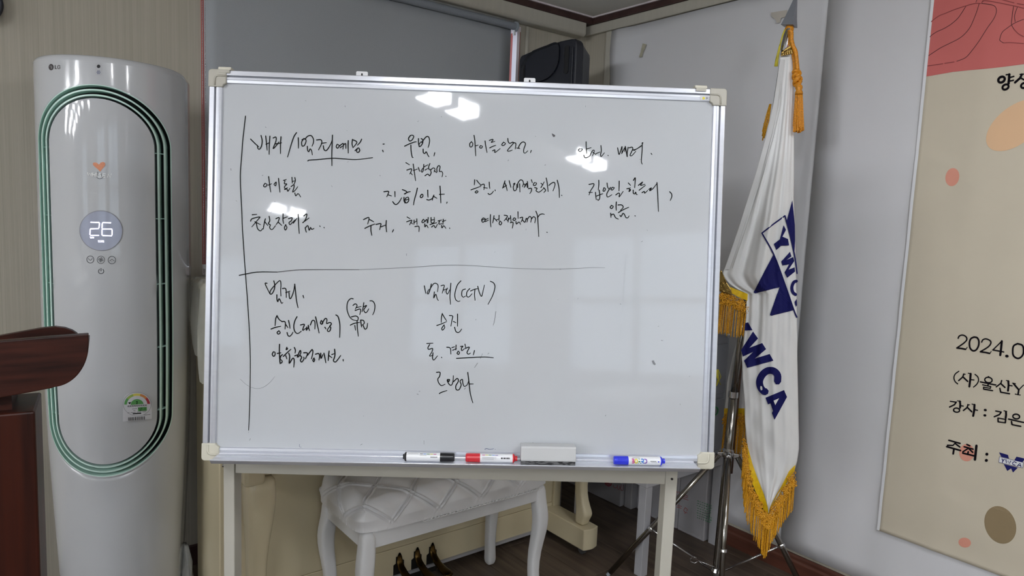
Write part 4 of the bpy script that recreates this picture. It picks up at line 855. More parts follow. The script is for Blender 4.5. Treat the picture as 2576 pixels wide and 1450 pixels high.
# ================================================================== PIANO
PX0, PX1, PYF, PYB = .594, 2.035, 2.184, 2.44
pn = thing('upright_piano', ((PX0 + PX1) / 2, 2.3, 0), 'cream upright piano with curved legs standing behind the whiteboard', 'piano')
PT = 1.14
for x in (PX0, PX1 - .04):
    G().abox(x, x + .04, PYF - .012, PYB, .035, PT - .03).done('side_panel', M_piano, pn, bevel=.004)
G().abox(PX0 + .04, PX1 - .04, PYF, PYF + .02, .14, .60).done('lower_panel', M_piano, pn, bevel=.002)
G().abox(PX0 + .04, PX1 - .04, PYF - .002, PYF + .03, .035, .139).done('bottom_rail', M_piano, pn, bevel=.002)
G().abox(PX0 + .04, PX1 - .04, PYF - .012, PYF + .04, .026, .036).done('scuffed_bottom_strip', M_panelg, pn)
G().abox(PX0 + .04, PX1 - .04, PYF, PYF + .02, .76, PT - .03).done('upper_panel', M_piano, pn, bevel=.002)
G().abox(PX0 - .012, PX1 + .012, PYF - .03, PYB + .01, PT - .03, PT).done('lid', M_piano, pn, bevel=.006)
G().abox(PX0 + .04, PX1 - .04, PYB - .02, PYB, .06, PT - .03).done('back_panel', M_pianod, pn)
KY = 1.925; KZ0 = at_y(700, 1213, 1.93).z
G().abox(PX0 + .005, PX1 - .005, KY + .02, PYF, KZ0 + .02, KZ0 + .08).done('keybed', M_piano, pn, bevel=.004)
G().abox(PX0 + .06, PX1 - .06, KY + .05, PYF - .01, KZ0, KZ0 + .03).done('keybed_moulding', M_piano, pn, bevel=.004)
for x in (PX0, PX1 - .06): G().abox(x, x + .06, KY, PYF, KZ0 + .0, .76).done('arm', M_piano, pn, bevel=.012, seg=3)
G().abox(PX0 + .06, PX1 - .06, KY + .03, PYF, KZ0 + .08, .745).done('fallboard', M_piano, pn, bevel=.01)
def cab_leg(cx, cy, prof, sec, name, parent, m, ztop, zbot):
    # prof: list (t from the top 0..1, x shift, y shift, half width x, half width y); rounded square section
    rows = []
    for t, sx, sy, hx, hy in prof:
        z = lerp(ztop, zbot, t); r = []
        for k in range(sec):
            a = 2 * math.pi * k / sec; ca, sa_ = math.cos(a), math.sin(a); p = .55
            r.append(Vector((cx + sx + hx * math.copysign(abs(ca) ** p, ca), cy + sy + hy * math.copysign(abs(sa_) ** p, sa_), z)))
        rows.append(r)
    g = G().loops(rows); n = sec; g.f += [list(range(n)), [(len(rows) - 1) * n + i for i in range(n)]]
    o = g.done(name, m, parent, smooth=True); o.modifiers.new('sub', 'SUBSURF').levels = 1; o.modifiers['sub'].render_levels = 1; return o
LPROF = [(0, 0, 0, .042, .040), (.06, 0, 0, .043, .042), (.16, 0, -.004, .043, .046), (.30, 0, .004, .037, .040), (.45, 0, .016, .031, .030), (.60, 0, .024, .028, .024), (.74, 0, .022, .026, .022), (.84, 0, .006, .028, .028), (.89, 0, -.004, .032, .034), (.93, 0, .002, .030, .030), (.97, 0, .008, .026, .026), (1, 0, .008, .026, .026)]
TZ_ = .125
xr = at_y(1471, 1270, 1.965).x; xl = at_y(652, 1260, 1.965).x
for cx, k in ((xl, 1.0), (xr, .82)):
    cab_leg(cx, 1.968, [(t, sx, sy, hx * k, hy) for t, sx, sy, hx, hy in LPROF], 24, 'leg', pn, M_piano, KZ0 + .02, TZ_)
    x0, x1 = cx - .036, cx + .044
    pl_ = [(x0, PYF + .02), (x0, 1.925)] + [(lerp(x0, x1, i / 16), 1.925 - .010 * math.sin(math.pi * i / 16)) for i in range(1, 16)] + [(x1, 1.925), (x1, PYF + .02)]
    tb = G().prism([(x, y, .036) for x, y in pl_], (0, 0, TZ_ - .036)).done('toe_block', M_piano, pn, bevel=.004)
    G().tube([(cx - .008, 1.965, .017), (cx + .008, 1.965, .017)], .017, 20).done('caster_wheel', mat('caster_grey', (84, 84, 86), .5), pn)
    G().abox(cx - .011, cx + .011, 1.958, 1.972, .03, .05).done('caster_fork', M_chrome, pn)
# pedals
for px, py in ((1003, 1415), (1048, 1388), (1086, 1375)):
    q = at_y(px, py + 38, PYF - .005); x = q.x
    g = G().prism([(x - .022, PYF - .0035, .0), (x + .022, PYF - .0035, .0), (x + .022, PYF - .0035, .085), (x + .012, PYF - .0035, .092), (x + .012, PYF - .0035, .105), (x - .012, PYF - .0035, .105), (x - .012, PYF - .0035, .08), (x - .022, PYF - .0035, .075)], (0, .004, 0)); slot = g.done('pedal_slot', M_pedbl, pn)
    rows = []
    pf = [(0, .118, .004, .004), (0, .105, .010, .007), (-.004, .085, .013, .010), (-.018, .068, .014, .010), (-.045, .056, .015, .008), (-.080, .050, .019, .007), (-.108, .048, .022, .007), (-.122, .046, .018, .006), (-.128, .045, .008, .004)]
    for dy, z, hx, hz in pf: rows.append([Vector((x + hx * math.cos(a), PYF - .008 + dy, z + hz * math.sin(a))) for a in [2 * math.pi * k / 12 for k in range(12)]])
    g = G().loops(rows); g.f += [list(range(12)), [(len(rows) - 1) * 12 + i for i in range(12)]]
    g.done('pedal', M_pedal, pn, smooth=True)
# clear film draped over the piano's left end
rows = []; n = 26
for i in range(n):
    t = i / (n - 1); r = []
    for j in range(30):
        s = j / 29; y = lerp(2.08, 2.43, s)
        if t < .25: x = lerp(PX0 + .35, PX0 - .022, t / .25); z = PT + .006 + .003 * math.sin(s * 30 + t * 20)
        else:
            u = (t - .25) / .75; ln = .37 * (1 - .62 * s ** 1.3) + .016 * math.sin(s * 30) + .008 * math.sin(s * 71)
            z = PT - .004 - ln * u; x = PX0 - .020 - .016 * math.sin(u * 2.2 + s) * u - .008 * math.sin(s * 24 + u * 2) * (0.3 + u)
        r.append((x, y, z))
    rows.append(r)
o = G().grid(rows).done('plastic_cover', M_film, None, smooth=True, label='clear plastic sheet hanging over the left end of the piano', cat='plastic sheet', loc=(PX0, 2.3, PT))
# ================================================================== BENCH
BX0, BX1, BY0, BY1 = .905, 1.625, 1.81, 2.125
bn = thing('piano_bench', ((BX0 + BX1) / 2, (BY0 + BY1) / 2, 0), 'white piano bench with curved legs and plastic-covered quilted cushion', 'bench')
AZ0, AZ1 = .372, .432
for a in ((BX0 + .03, BX1 - .03, BY0 + .004, BY0 + .022), (BX0 + .03, BX1 - .03, BY1 - .022, BY1 - .004)): G().abox(*a, AZ0, AZ1).done('apron', M_bench, bn, bevel=.002)
for a in ((BX0 + .004, BX0 + .022, BY0 + .03, BY1 - .03), (BX1 - .022, BX1 - .004, BY0 + .03, BY1 - .03)): G().abox(*a, AZ0, AZ1).done('apron', M_bench, bn, bevel=.002)
for sx, cx in ((-1, BX0 + .021), (1, BX1 - .021)):
    for sy, cy in ((-1, BY0 + .021), (1, BY1 - .021)):
        pf = [(0, 0, 0, .023), (.12, 0, 0, .024), (.20, .004, .004, .026), (.30, .010, .008, .026), (.42, .008, .006, .024), (.60, -.004, -.003, .0205), (.78, -.006, -.004, .0185), (.90, .0, .0, .0195), (.95, .002, .002, .021), (1, .0, .0, .015)]
        cab_leg(cx, cy, [(t, sx * dx, sy * dy, h, h) for t, dx, dy, h in pf], 20, 'leg', bn, M_bench, AZ1, 0)
# quilted cushion: diamonds stitched in double lines
CX0, CX1, CY0, CY1 = BX0 - .018, BX1 + .014, BY0 - .016, BY1 + .012
CZ0 = AZ1 + .0
CTOP = CZ0 + .080
def cbase(u, v):
    a_, b_ = 2 * u - 1, 2 * v - 1; k1 = abs(a_) ** 6 * abs(b_) ** 6
    x = lerp(CX0, CX1, .5 + .5 * a_ * (1 - .055 * k1)); y = lerp(CY0, CY1, .5 + .5 * b_ * (1 - .12 * k1))
    e = min(u, 1 - u) * (CX1 - CX0); f_ = min(v, 1 - v) * (CY1 - CY0); r = .045
    def rise(t): t = min(1.0, t / r); return math.sqrt(max(0, 1 - (1 - t) ** 2))
    z = CZ0 - .002 + .086 * min(rise(e), rise(f_)) + .016 * math.sin(math.pi * u) * math.sin(math.pi * v)
    return Vector((x, y, z))
def cush(u, v):
    p0 = cbase(u, v); h = .004
    du = cbase(min(1, u + h), v) - cbase(max(0, u - h), v); dv = cbase(u, min(1, v + h)) - cbase(u, max(0, v - h)); n = du.cross(dv)
    n = n.normalized() if n.length > 1e-9 else Vector((0, 0, 1))
    drop = max(0, CTOP - p0.z); sx = p0.x; sy = p0.y
    if min(v, 1 - v) * (CY1 - CY0) < min(u, 1 - u) * (CX1 - CX0): sy += -drop if v < .5 else drop
    else: sx += -drop if u < .5 else drop
    p = (sx + .95 * sy) / .165; q = (sx - .95 * sy) / .165; d = 0
    for w in (p, q):
        f = abs(w - round(w)) * .165; d = max(d, math.exp(-((f - .0080) / .0028) ** 2) * .0068)
    puff = .0085 * abs(math.sin(math.pi * p) * math.sin(math.pi * q)) ** .7
    edge = min(1, min(min(u, 1 - u) * (CX1 - CX0), min(v, 1 - v) * (CY1 - CY0)) / .004)
    return p0 + n * ((d + puff + .0012 * math.sin(sx * 71 + sy * 47)) * edge)
NU, NV = 340, 200
us = [.5 * (1 - math.cos(math.pi * (i / NU))) * .85 + (i / NU) * .15 for i in range(NU + 1)]; vs_ = [.5 * (1 - math.cos(math.pi * (i / NV))) * .85 + (i / NV) * .15 for i in range(NV + 1)]
g = G().grid([[cush(u, v) for u in us] for v in vs_])
per = [cush(u, 0) for u in us[::10]] + [cush(1, v) for v in vs_[::10]][1:] + [cush(u, 1) for u in us[::-10]][1:] + [cush(0, v) for v in vs_[::-10]][1:-1]
g.loops([per, [Vector((p.x * .97 + .03 * (CX0 + CX1) / 2, p.y * .95 + .05 * (CY0 + CY1) / 2, CZ0 + .000)) for p in per]])
cu = g.done('cushion', M_cush, bn, smooth=True)
g = G()
for i in range(34):
    x = lerp(CX0 + .22, CX1 - .06, i / 33); c = Vector((x, BY0 - .0185, CZ0 + .001)); rr = .0092
    g.tube([c + Vector((rr * math.cos(a), 0, -.2 * rr - .6 * rr * math.sin(a))) for a in [math.pi * k / 8 for k in range(9)]], .0021, 6)
meta(g.done('lace_trim', M_bench, cu), 'scalloped lace edging', kind='stuff')
# ================================================================== FLAG STAND AND FLAGS
SB = at_z(1803, 1436, .05); FP = Vector((SB.x, SB.y, 0)); FN = Vector((-FP.x, -FP.y, 0)).normalized()
def F(px, py, off=0.0): return at_p(px, py, FP + FN * off, FN)
MM = (F(1900, 700) - F(1901, 700)).length        # metres per pixel there
fs_ = thing('flag_stand', FP, 'chrome tripod flag stand right of the whiteboard', 'flag stand')
hub = F(1832, 1140); bot = F(1803, 1436)
top_ = F(1862, 850)
ax_ = (hub - bot).normalized()
G().tube([bot - ax_ * .015, bot + ax_ * .01, hub, F(1846, 995)], .0165, 20).done('shaft', M_steel, fs_, smooth=True)
G().tube([F(1845, 1000), F(1846, 985)], .0185, 20).done('shaft_collar', M_chrome, fs_, smooth=False)
G().lathe(hub, [(.012, -.020), (.021, -.016), (.024, -.004), (.020, .004), (.024, .010), (.018, .018)], ax_, 22).done('leg_hub', M_chrome, fs_)
G().lathe(bot, [(.010, -.03), (.014, -.026), (.022, -.014), (.024, 0), (.019, .012)], ax_, 20).done('lower_hub', M_chrome, fs_)
f1 = at_z(1534, 1442, .012)
nr = at_z(2075, 1600, .012)
dirs = [f1 - FP]; rad_ = Vector((f1.x - FP.x, f1.y - FP.y, 0)).length
f2 = F(2000, 1450, .022); k_ = f2 - hub; f2b = hub + k_ * ((hub.z - .012) / (hub.z - f2.z))
ang = math.atan2(f1.y - FP.y, f1.x - FP.x); ang2 = math.atan2(f2b.y - FP.y, f2b.x - FP.x)
a3 = (ang + ang2) / 2 + math.pi
f3 = FP + Vector((math.cos(a3) * .22, math.sin(a3) * .22, .012))
f3.x = min(f3.x, 2.53)
for ft in (f1, f2b, f3):
    d = Vector((ft.x - FP.x, ft.y - FP.y, 0)).normalized(); a = hub + d * .034 - Vector((0, 0, .008))
    lg = G().tube([a, ft], .0105, 14).done('leg', M_steel, fs_, smooth=True)
    G().tube([ft + (ft - a).normalized() * -.004, ft + (ft - a).normalized() * .014], .0075, 10).done('foot_tip', M_plgrey, lg)
    G().box(a - Vector((-d.y, d.x, 0)) * .008 - d * .02 - Vector((0, 0, .008)), Vector((-d.y, d.x, 0)) * .016, d * .028, (0, 0, .02)).done('leg_bracket', M_chrome, fs_, bevel=.003)
    mid = a.lerp(ft, .62)
    G().tube([bot + d * .02, mid], .0042, 10).done('spreader', M_chrome, fs_, smooth=True)
    G().lathe(mid - (ft - a).normalized() * .006, [(.0125, 0), (.0135, .003), (.0135, .01), (.0125, .013)], (ft - a).normalized(), 14).done('leg_clamp', M_chrome, fs_)
g = G().tube([F(1798, 1428, .02), F(1770, 1417, .02), F(1758, 1412, .02), F(1748, 1418, .02), F(1737, 1414, .02), F(1737, 1406, .02), F(1745, 1402, .02), F(1752, 1405, .02)], .0025, 8); g.done('wire_hook', M_chrome, fs_, smooth=True)
# --- front flag
fl_ = thing('flag', F(1862, 850), 'white gold-fringed flag with navy YWCA lettering hanging from a leaning pole', 'flag')
pa, pb = F(1846, 993), F(1985, 66)
G().tube([pa, F(1862, 865), F(1877, 745)], .0125, 16).done('pole_socket', M_steel, fl_, smooth=True)
G().tube([F(1868, 810), F(1979, 85)], .0105, 16).done('pole', M_chrome, fl_, smooth=True)
sp = pb; tip = F(2006, -22); sd = (tip - sp).normalized(); s1 = sd.cross(FN).normalized(); s2 = sd.cross(s1)
rows = []
for t, w in ((-.02, .004), (0, .031), (.02, .030), (.25, .0215), (.5, .0145), (.75, .008), (1.0, .0008)):
    c = sp.lerp(tip, t); rows.append([c + (s1 * math.cos(a) + s2 * math.sin(a)) * w for a in [math.radians(20) + math.pi / 2 * k for k in range(4)]])
g = G().loops(rows); g.f += [[0, 1, 2, 3], [(len(rows) - 1) * 4 + i for i in range(4)]]
g.done('spearhead', M_spear, fl_, bevel=.0012)
G().lathe(F(1984, 80), [(.008, -.004), (.0135, 0), (.0155, .008), (.0135, .016), (.009, .02)], sd, 18).done('knob', M_rope, fl_, smooth=True)
G().lathe(F(1972, 128, .004), [(.0125, 0), (.0135, .02), (.0135, .06), (.0115, .068), (.0115, .076)], sd, 20).done('sleeve', M_chrome, fl_, smooth=False)
bd = [(140, 1963, 1997), (200, 1955, 1998), (260, 1946, 1998), (340, 1928, 1998), (430, 1903, 1998), (500, 1881, 1997), (560, 1862, 1999), (620, 1842, 2001), (690, 1818, 2003), (702, 1825, 2003), (715, 1836, 2003), (728, 1856, 2003), (738, 1879, 2004), (800, 1877, 2005), (850, 1872, 2006), (900, 1866, 2006), (950, 1868, 2007), (1000, 1872, 2008), (1060, 1874, 2009), (1100, 1877, 2010), (1130, 1879, 2010), (1160, 1886, 2006), (1200, 1897, 1994), (1240, 1912, 1967), (1270, 1923, 1946), (1288, 1931, 1936)]
LB = [(y, l) for y, l, r in bd]; RB = [(y, r) for y, l, r in bd]
def flago(px, py):
    l = interp(LB, py); r = interp(RB, py); s = (px - l) / max(4, r - l); s = max(0, min(1, s))
    amp = max(.15, min(1, (py - 120) / 420))
    a = .030 + .034 * math.sin(math.pi * (.12 + .76 * s)) * amp
    low = max(0, min(1, (py - 690) / 250))
    a += amp * (1 - low) * (.011 * math.sin(s * 10.5 + py * .004) + .006 * math.sin(s * 19 + 1 + py * .006))
    a += low * (.004 * math.sin(s * 6 + py * .010) + .0035 * math.sin((px * .55 + py) * .045) * math.exp(-s * 2.2) + .0012 * math.sin((px * .9 - py * .7) * .11))
    if 800 < py < 1200: a += .004 * math.sin((py + px * .8) * .075) * math.exp(-s * 3.5)
    hx = px - interp([(140, 1975), (430, 1940), (745, 1905), (850, 1885)], py)
    if py < 760: a -= .018 * max(0, min(1, (-hx) / 40)) * max(0, min(1, (py - 300) / 300))
    a -= .012 * max(0, (s - .9) / .1)
    w_ = max(0, min(1, (py - 180) / 200))
    a += w_ * (1 - .6 * low) * (.0030 * math.sin(s * 33 + py * .003 + math.sin(py * .01)) + .0018 * math.sin(s * 57 + 2))
    a += w_ * low * (.0022 * math.sin(s * 26 + py * .006) + .0022 * math.sin(px * .13 + py * .085 + 2 * math.sin(py * .02)) * math.exp(-s * 1.6))
    return a
fw = lambda px, py: F(px, py, flago(px, py))
rows = []; y = 140.0
while y <= 1288.5:
    l, r = interp(LB, y), interp(RB, y); rows.append([fw(lerp(l, r, j / 44), y) for j in range(45)]); y += 6.0
rows.append([fw(lerp(1931, 1936, j / 44), 1290) for j in range(45)])
cl = G().grid(rows).done('cloth', M_flag, fl_, smooth=True)
md = cl.modifiers.new('s', 'SOLIDIFY'); md.thickness = .0012; md.offset = -1
def fo(k): return lambda px, py: F(px, py, flago(px, py) + .0042 + k * .0008)
def segs(P): return [[a, b] for a, b in zip(P[:-1], P[1:])]
# stitched hem along the hoist
g = G()
for dx in (13, 19): g.ribbon([(interp(LB, yy) + dx * min(1, (yy - 140) / 200 + .35), yy) for yy in range(150, 690, 15)], 1.4, fo(0), taper=False)
g.done('hem_stitching', mat('stitch', (196, 196, 194), .8), cl)
G().add(*(lambda P: ([fo(.6)(*p) for p in P], [(i, i + 1, i + 13, i + 12) for i in range(11)]))([(interp(LB, yy) + 1, yy) for yy in [150 + 48 * i for i in range(12)]] + [(interp(LB, yy) + 13, yy) for yy in [150 + 48 * i for i in range(12)]])).done('hoist_band', mat('hoist_band', (214, 214, 214), .8), cl, smooth=True)
z = zm(1760, 400, 3.2227)
emb = []
emb.append(z([(603, 768), (437, 1083), (450, 1091), (648, 1041), (570, 1265), (580, 1273), (768, 1226), (740, 1150), (690, 1010)]))
emb.append(z([(752, 335), (707, 500), (735, 610), (768, 772), (774, 660), (772, 540), (762, 430)]))
decal('emblem', emb, M_navy, fo(0), cl, label='navy triangular emblem')
g = G()
for s in ([(505, 602), (600, 772), (690, 1012), (765, 1228), (789, 1285)], [(505, 602), (600, 528), (692, 461)], [(692, 461), (735, 620), (768, 772), (783, 870), (790, 930)]): g.ribbon(z(s), 3.4, fo(.5), taper=False, curve=len(s) > 3)
zq = zm(1910, 500, 2.736)
g.fill(zq([(168, 183), (184, 215), (160, 262), (198, 278), (206, 322), (150, 325), (118, 354), (101, 312), (142, 280)]), fo(.2), 6)
g.fill(zq([(212, 366), (222, 398), (184, 425), (233, 402), (241, 430), (201, 490), (243, 473), (247, 502), (193, 545), (174, 508), (207, 452), (160, 460), (152, 433)]), fo(.2), 6)
g.ribbon(zq([(257, 568), (238, 576), (225, 610), (232, 645), (252, 662)]), 7.6, fo(.2), taper=False)
g.fill(zq([(243, 712), (258, 690), (260, 735), (252, 745)]), fo(.2), 6)
g.done('emblem_lettering', M_navy, cl, label='navy letters YWC in a slanted box')
z = zm(1760, 800, 2.2318)
g = G()
zq = zm(1850, 800, 3.04)
g.fill(zq([(75, 40), (97, 35), (131, 95), (72, 97)]), fo(0), 6)
g.fill(zq([(135, 105), (173, 158), (107, 230), (205, 193), (235, 240), (148, 312), (262, 277), (291, 328), (90, 383), (66, 328), (137, 260), (58, 296), (43, 247)]), fo(0), 6)
g.ribbon(zq([(323, 488), (323, 440), (295, 408), (250, 404), (210, 432), (186, 480), (191, 528), (214, 560), (234, 566)]), 17.5, fo(.2), taper=False)
g.fill(zq([(230, 612), (372, 553), (395, 606), (300, 780), (279, 730), (287, 712), (268, 655), (250, 662)]), fo(.2), 6)
g.done('lettering', M_navy, cl, label='large navy letters YWCA')
decal('letter_counter', [zq([(292, 634), (334, 616), (305, 668)])], M_flag, fo(2.2), cl)
# yellow hems
def band(name, a, b, w, k=1.0):
    g = G(); n = len(a); vs = []
    for p, q in zip(a, b): vs += [fo(k)(*p), fo(k)(*q)]
    return g.add(vs, [(2 * i, 2 * i + 1, 2 * i + 3, 2 * i + 2) for i in range(n - 1)]).done(name, M_hem, fl_, smooth=True)
def dens(P, n):
    out = []
    for i in range(n): t = i / (n - 1) * (len(P) - 1); j = min(int(t), len(P) - 2); u = t - j; out.append((lerp(P[j][0], P[j + 1][0], u), lerp(P[j][1], P[j + 1][1], u)))
    return out
band('hem_band', dens([(1836, 722), (1858, 731), (1881, 740)], 14), dens([(1836, 736), (1858, 748), (1880, 757)], 14), 10)
band('hem_band', dens([(1882, 1128), (1892, 1165), (1906, 1205), (1920, 1240), (1931, 1275), (1933, 1290)], 30), dens([(1874, 1110), (1880, 1172), (1893, 1218), (1908, 1255), (1921, 1284), (1929, 1296)], 30), 12)
band('hem_band', dens([(2001, 1170), (1985, 1186), (1968, 1220), (1950, 1252), (1938, 1275), (1934, 1290)], 26), dens([(1999, 1186), (1984, 1206), (1969, 1234), (1951, 1265), (1938, 1288), (1933, 1297)], 26), 8)
# gold fringe
rf = random.Random(5)
def fringe(edge, length, name, parent, off, n, head=24, thick=2.3, lvar=8, o2=0.0):
    g = G(); E_ = dens(edge, n)
    for i, (x, y) in enumerate(E_):
        L_ = length(i / (n - 1)) + rf.uniform(-lvar, lvar) * .5; x += rf.uniform(-1.2, 1.2); o = off + rf.uniform(-.004, .006)
        st = []; rr = []; sw = rf.uniform(-2.5, 1.5); m_ = int((L_ - head * .5) / 2.6)
        for k in range(m_ + 1):
            t = k / m_; st.append(F(x + sw * t - .085 * (L_ - head * .5) * t * 1.0, y + head * .5 + (L_ - head * .5) * t, o + .002 * math.sin(t * 5 + i))); rr.append((thick * (1.0 if k % 2 else .72)) * MM * .5)
        rr[-1] *= .6
        g.tube(st, rr, 5)
    for i in range(int(n * 6.0)):      # knotted heading
        t = rf.random(); x, y = E_[int(t * (n - 1))]; x += rf.uniform(-4, 4); y += rf.uniform(-2, head)
        pts = []; a0 = rf.uniform(0, 6)
        for k in range(6): pts.append(F(x + 3.2 * math.cos(a0 + k * 1.0), y + 2.6 * math.sin(a0 + k * 1.0), off + .004 + .004 * math.sin(k * 2 + a0)))
        g.tube(pts, 1.3 * MM, 5)
    return meta(g.done(name, M_gold, parent, smooth=True), 'gold bullion fringe', kind='stuff')
fringe([(1812, 738), (1834, 742), (1858, 754), (1880, 764)], lambda t: lerp(98, 78, t) + 10 * math.sin(t * 3), 'fringe', fl_, .034, 27, 26, 3.2)
fringe([(1872, 1100), (1876, 1140), (1880, 1178), (1892, 1222), (1907, 1258), (1921, 1288), (1930, 1300)], lambda t: interp([(0, 90), (.3, 102), (.6, 104), (.85, 100), (1, 106)], t), 'fringe', fl_, .050, 58, 36, 3.2)
fringe([(1999, 1188), (1984, 1210), (1969, 1238), (1951, 1268), (1938, 1292), (1932, 1300)], lambda t: interp([(0, 96), (.4, 92), (.8, 98), (1, 105)], t), 'fringe', fl_, .052, 42, 34, 3.0)
# brass corner mounts
def brass(pts, name, off):
    g = G().prism([F(x, y, off) for x, y in pts], FN * .006); return g.done(name, M_brass, fl_, bevel=.002)
z = zm(1760, 640, 5.575)
bm1 = brass(z([(300, 215), (340, 300), (380, 395), (440, 490), (462, 572), (420, 560), (350, 540), (270, 515), (262, 300)]), 'corner_mount', .040)
for s in ([(310, 250), (340, 330), (372, 410)], [(330, 470), (380, 500), (440, 530)], [(285, 500), (330, 515), (400, 550)]): G().tube([F(x, y, .048) for x, y in z(s)], .0022, 6).done('ornament', M_brass, bm1, smooth=True)
rg = [F(x, y, .049) for x, y in z(ell(315, 430, 25, 28, 0, 14))]; G().tube(rg, .0028, 6, closed=True).done('eyelet', M_brass, bm1, smooth=True)
z = zm(1760, 0, 3.625)
bm2 = brass(z([(738, 515), (744, 480), (775, 450), (810, 425), (832, 412), (850, 480), (848, 496), (800, 505)]), 'corner_mount', .045)
for i in range(5): G().tube([F(*p, .053) for p in z([(752 + i * 20, 500 - i * 3), (775 + i * 14, 465 - i * 8)])], .0022, 6).done('ornament', M_brass, bm2, smooth=True)
# rope and tassel
rp = z([(822, 272), (838, 300), (836, 360), (850, 420), (875, 470), (885, 560), (893, 640), (890, 680)])
G().tube([F(x, y, .052) for x, y in dens(rp, 30)], .0072, 10).done('rope', M_rope, fl_, smooth=True)
G().tube([F(x, y, .042) for x, y in dens(z([(815, 275), (822, 340), (818, 400), (842, 440), (862, 560), (868, 650)]), 24)], .0055, 8).done('rope', M_rope, fl_, smooth=True)
kn = G()
for cx, cy, rx, ry in ((885, 665, 30, 22), (880, 700, 24, 30), (900, 735, 22, 34), (885, 755, 22, 28)): kn.tube([F(x, y, .056 + .006 * math.sin(i * .9)) for i, (x, y) in enumerate(z(ell(cx, cy, rx, ry, 20, 14)))], .0062, 8, closed=True)
kn.done('rope_knot', M_rope, fl_, smooth=True)
tc = F(*z([(905, 850)])[0], .056); td = (F(*z([(905, 790)])[0], .056) - tc).normalized()
ts = G().lathe(tc, [(.0135, -.004), (.0125, .004), (.0095, .010), (.0125, .018), (.0105, .026), (.004, .030)], td, 18).done('tassel_head', M_rope, fl_, smooth=True)
g = G()
for i in range(46):
    a = i * 2.4; r = math.sqrt((i + .5) / 46); sx = 44 * r * math.cos(a); so = .011 * r * math.sin(a); L_ = 300 + rf.uniform(0, 55) - 12 * abs(math.cos(a))
    pts = []; rr = []
    for k in range(25): t = k / 24; q = z([(905 + sx * (.7 + .45 * t) - 4 * t, 862 + L_ * t)])[0]; pts.append(F(q[0], q[1], .056 + so * (.8 + .5 * t))); rr.append(.0030 if k % 2 else .0023)
    g.tube(pts, rr, 5)
meta(g.done('tassel_skirt', M_rope, ts, smooth=True), kind='stuff')
g = G()
for i in range(16):
    dx = rf.uniform(-10, 10); pts = [F(*q, .02 + rf.uniform(-.004, .004)) for q in z([(735 + dx * .3, 405), (722 + dx * .7, 470), (705 + dx, 545), (697 + dx * 1.3, 605)])]; g.tube(pts, .0022, 5)
g.tube([F(*q, .03) for q in z([(778, 270), (758, 320), (742, 380), (735, 410)])], .003, 6)
meta(g.done('small_tassel', M_yel, fl_, smooth=True), 'small yellow tassel', kind='stuff')
# --- second flag behind
f2_ = thing('flag', F(1850, 1000, -.05), 'second white flag with yellow hem and fringe, mostly hidden behind the YWCA flag', 'flag')
G().tube([F(1836, 1190, -.035), F(1862, 890, -.035), F(1886, 690, -.035)], .011, 14).done('pole', M_browntube, f2_, smooth=True)
G().lathe(F(1886, 690, -.035), [(.011, 0), (.015, .01), (.009, .03), (.002, .06)], sd, 14).done('finial', M_brass, f2_, smooth=True)
LB2 = [(500, 1905), (600, 1885), (845, 1857), (900, 1843), (960, 1830), (1036, 1822)]
def f2o(px, py): return -.055 + .012 * math.sin(px * .16 + py * .004)
rows = []
for i in range(60):
    y = lerp(560, 1036, i / 59); l = interp(LB2, y); rows.append([F(lerp(l, 1965, j / 24), y, f2o(lerp(l, 1965, j / 24), y)) for j in range(25)])
o = G().grid(rows).done('cloth', M_flag, f2_, smooth=True); md = o.modifiers.new('s', 'SOLIDIFY'); md.thickness = .0012
g = G().grid([[F(x, y, f2o(x, y) + .004) for x in [lerp(1821.5, 1950, j / 20) for j in range(21)]] for y in (1028, 1034, 1040, 1048)])
g.done('hem_band', M_hem, f2_, smooth=True)
fringe([(1822, 1042), (1850, 1044), (1885, 1046), (1940, 1046)], lambda t: 102 + 6 * math.sin(t * 9), 'fringe', f2_, -.046, 52, 26, 3.2)
g = G()
for i in range(9): dx = rf.uniform(-4, 4); g.tube([F(x, y, -.03) for x, y in ((1938 + dx * .4, 262), (1930 + dx, 300 + rf.uniform(-10, 10)), (1921 + dx, 330 + rf.uniform(-20, 24)))], .0024, 5)
meta(g.done('loose_fringe', M_gold, fl_, smooth=True), kind='stuff')
# ================================================================== BANNER
BY_L = at_x(2207, 1328, 2.56).y; BZ0 = .314
FOLD = sorted([at_x(2262, 842, 2.56).z, at_x(2240, 1014, 2.56).z, at_x(2222, 1192, 2.56).z, at_x(2300, 400, 2.56).z, at_x(2290, 640, 2.56).z])
FY = at_x(2395, 900, 2.56).y
def bx_(y, z):
    d = .0; k = 0
    ks = [BZ0] + FOLD + [2.33]
    for i in range(len(ks) - 1):
        if ks[i] <= z <= ks[i + 1]: t = (z - ks[i]) / (ks[i + 1] - ks[i]); d = .0055 * ((t - .15) * (1 if t < .5 else (1 - t) / .5 * .7 / .7)) if t < .5 else .0055 * (.35 - .35 * (t - .5) / .5)
    d += .003 * math.exp(-abs(y - FY) / .02)
    for (y0, z0, y1, z1) in CR:
        v = Vector((y1 - y0, z1 - z0)); w = Vector((y - y0, z - z0)); t = max(0, min(1, w.dot(v) / v.dot(v))); d += .004 * math.sin(math.pi * min(1, t + .1)) * math.exp(-((w - v * t).length / .010) ** 2)
    if z < BZ0 + .05: d += .004 * ((BZ0 + .05 - z) / .05) ** 2
    if y > BY_L - .03: d += .002 * ((y - BY_L + .03) / .03) ** 2
    return 2.561 - d
CR = []
for a, b in (((2360, 1220), (2415, 1285)), ((2320, 375), (2410, 440)), ((2418, 445), (2500, 500)), ((2380, 1030), (2405, 1050))):
    p, q = at_x(*a, 2.56), at_x(*b, 2.56); CR.append((p.y, p.z, q.y, q.z))
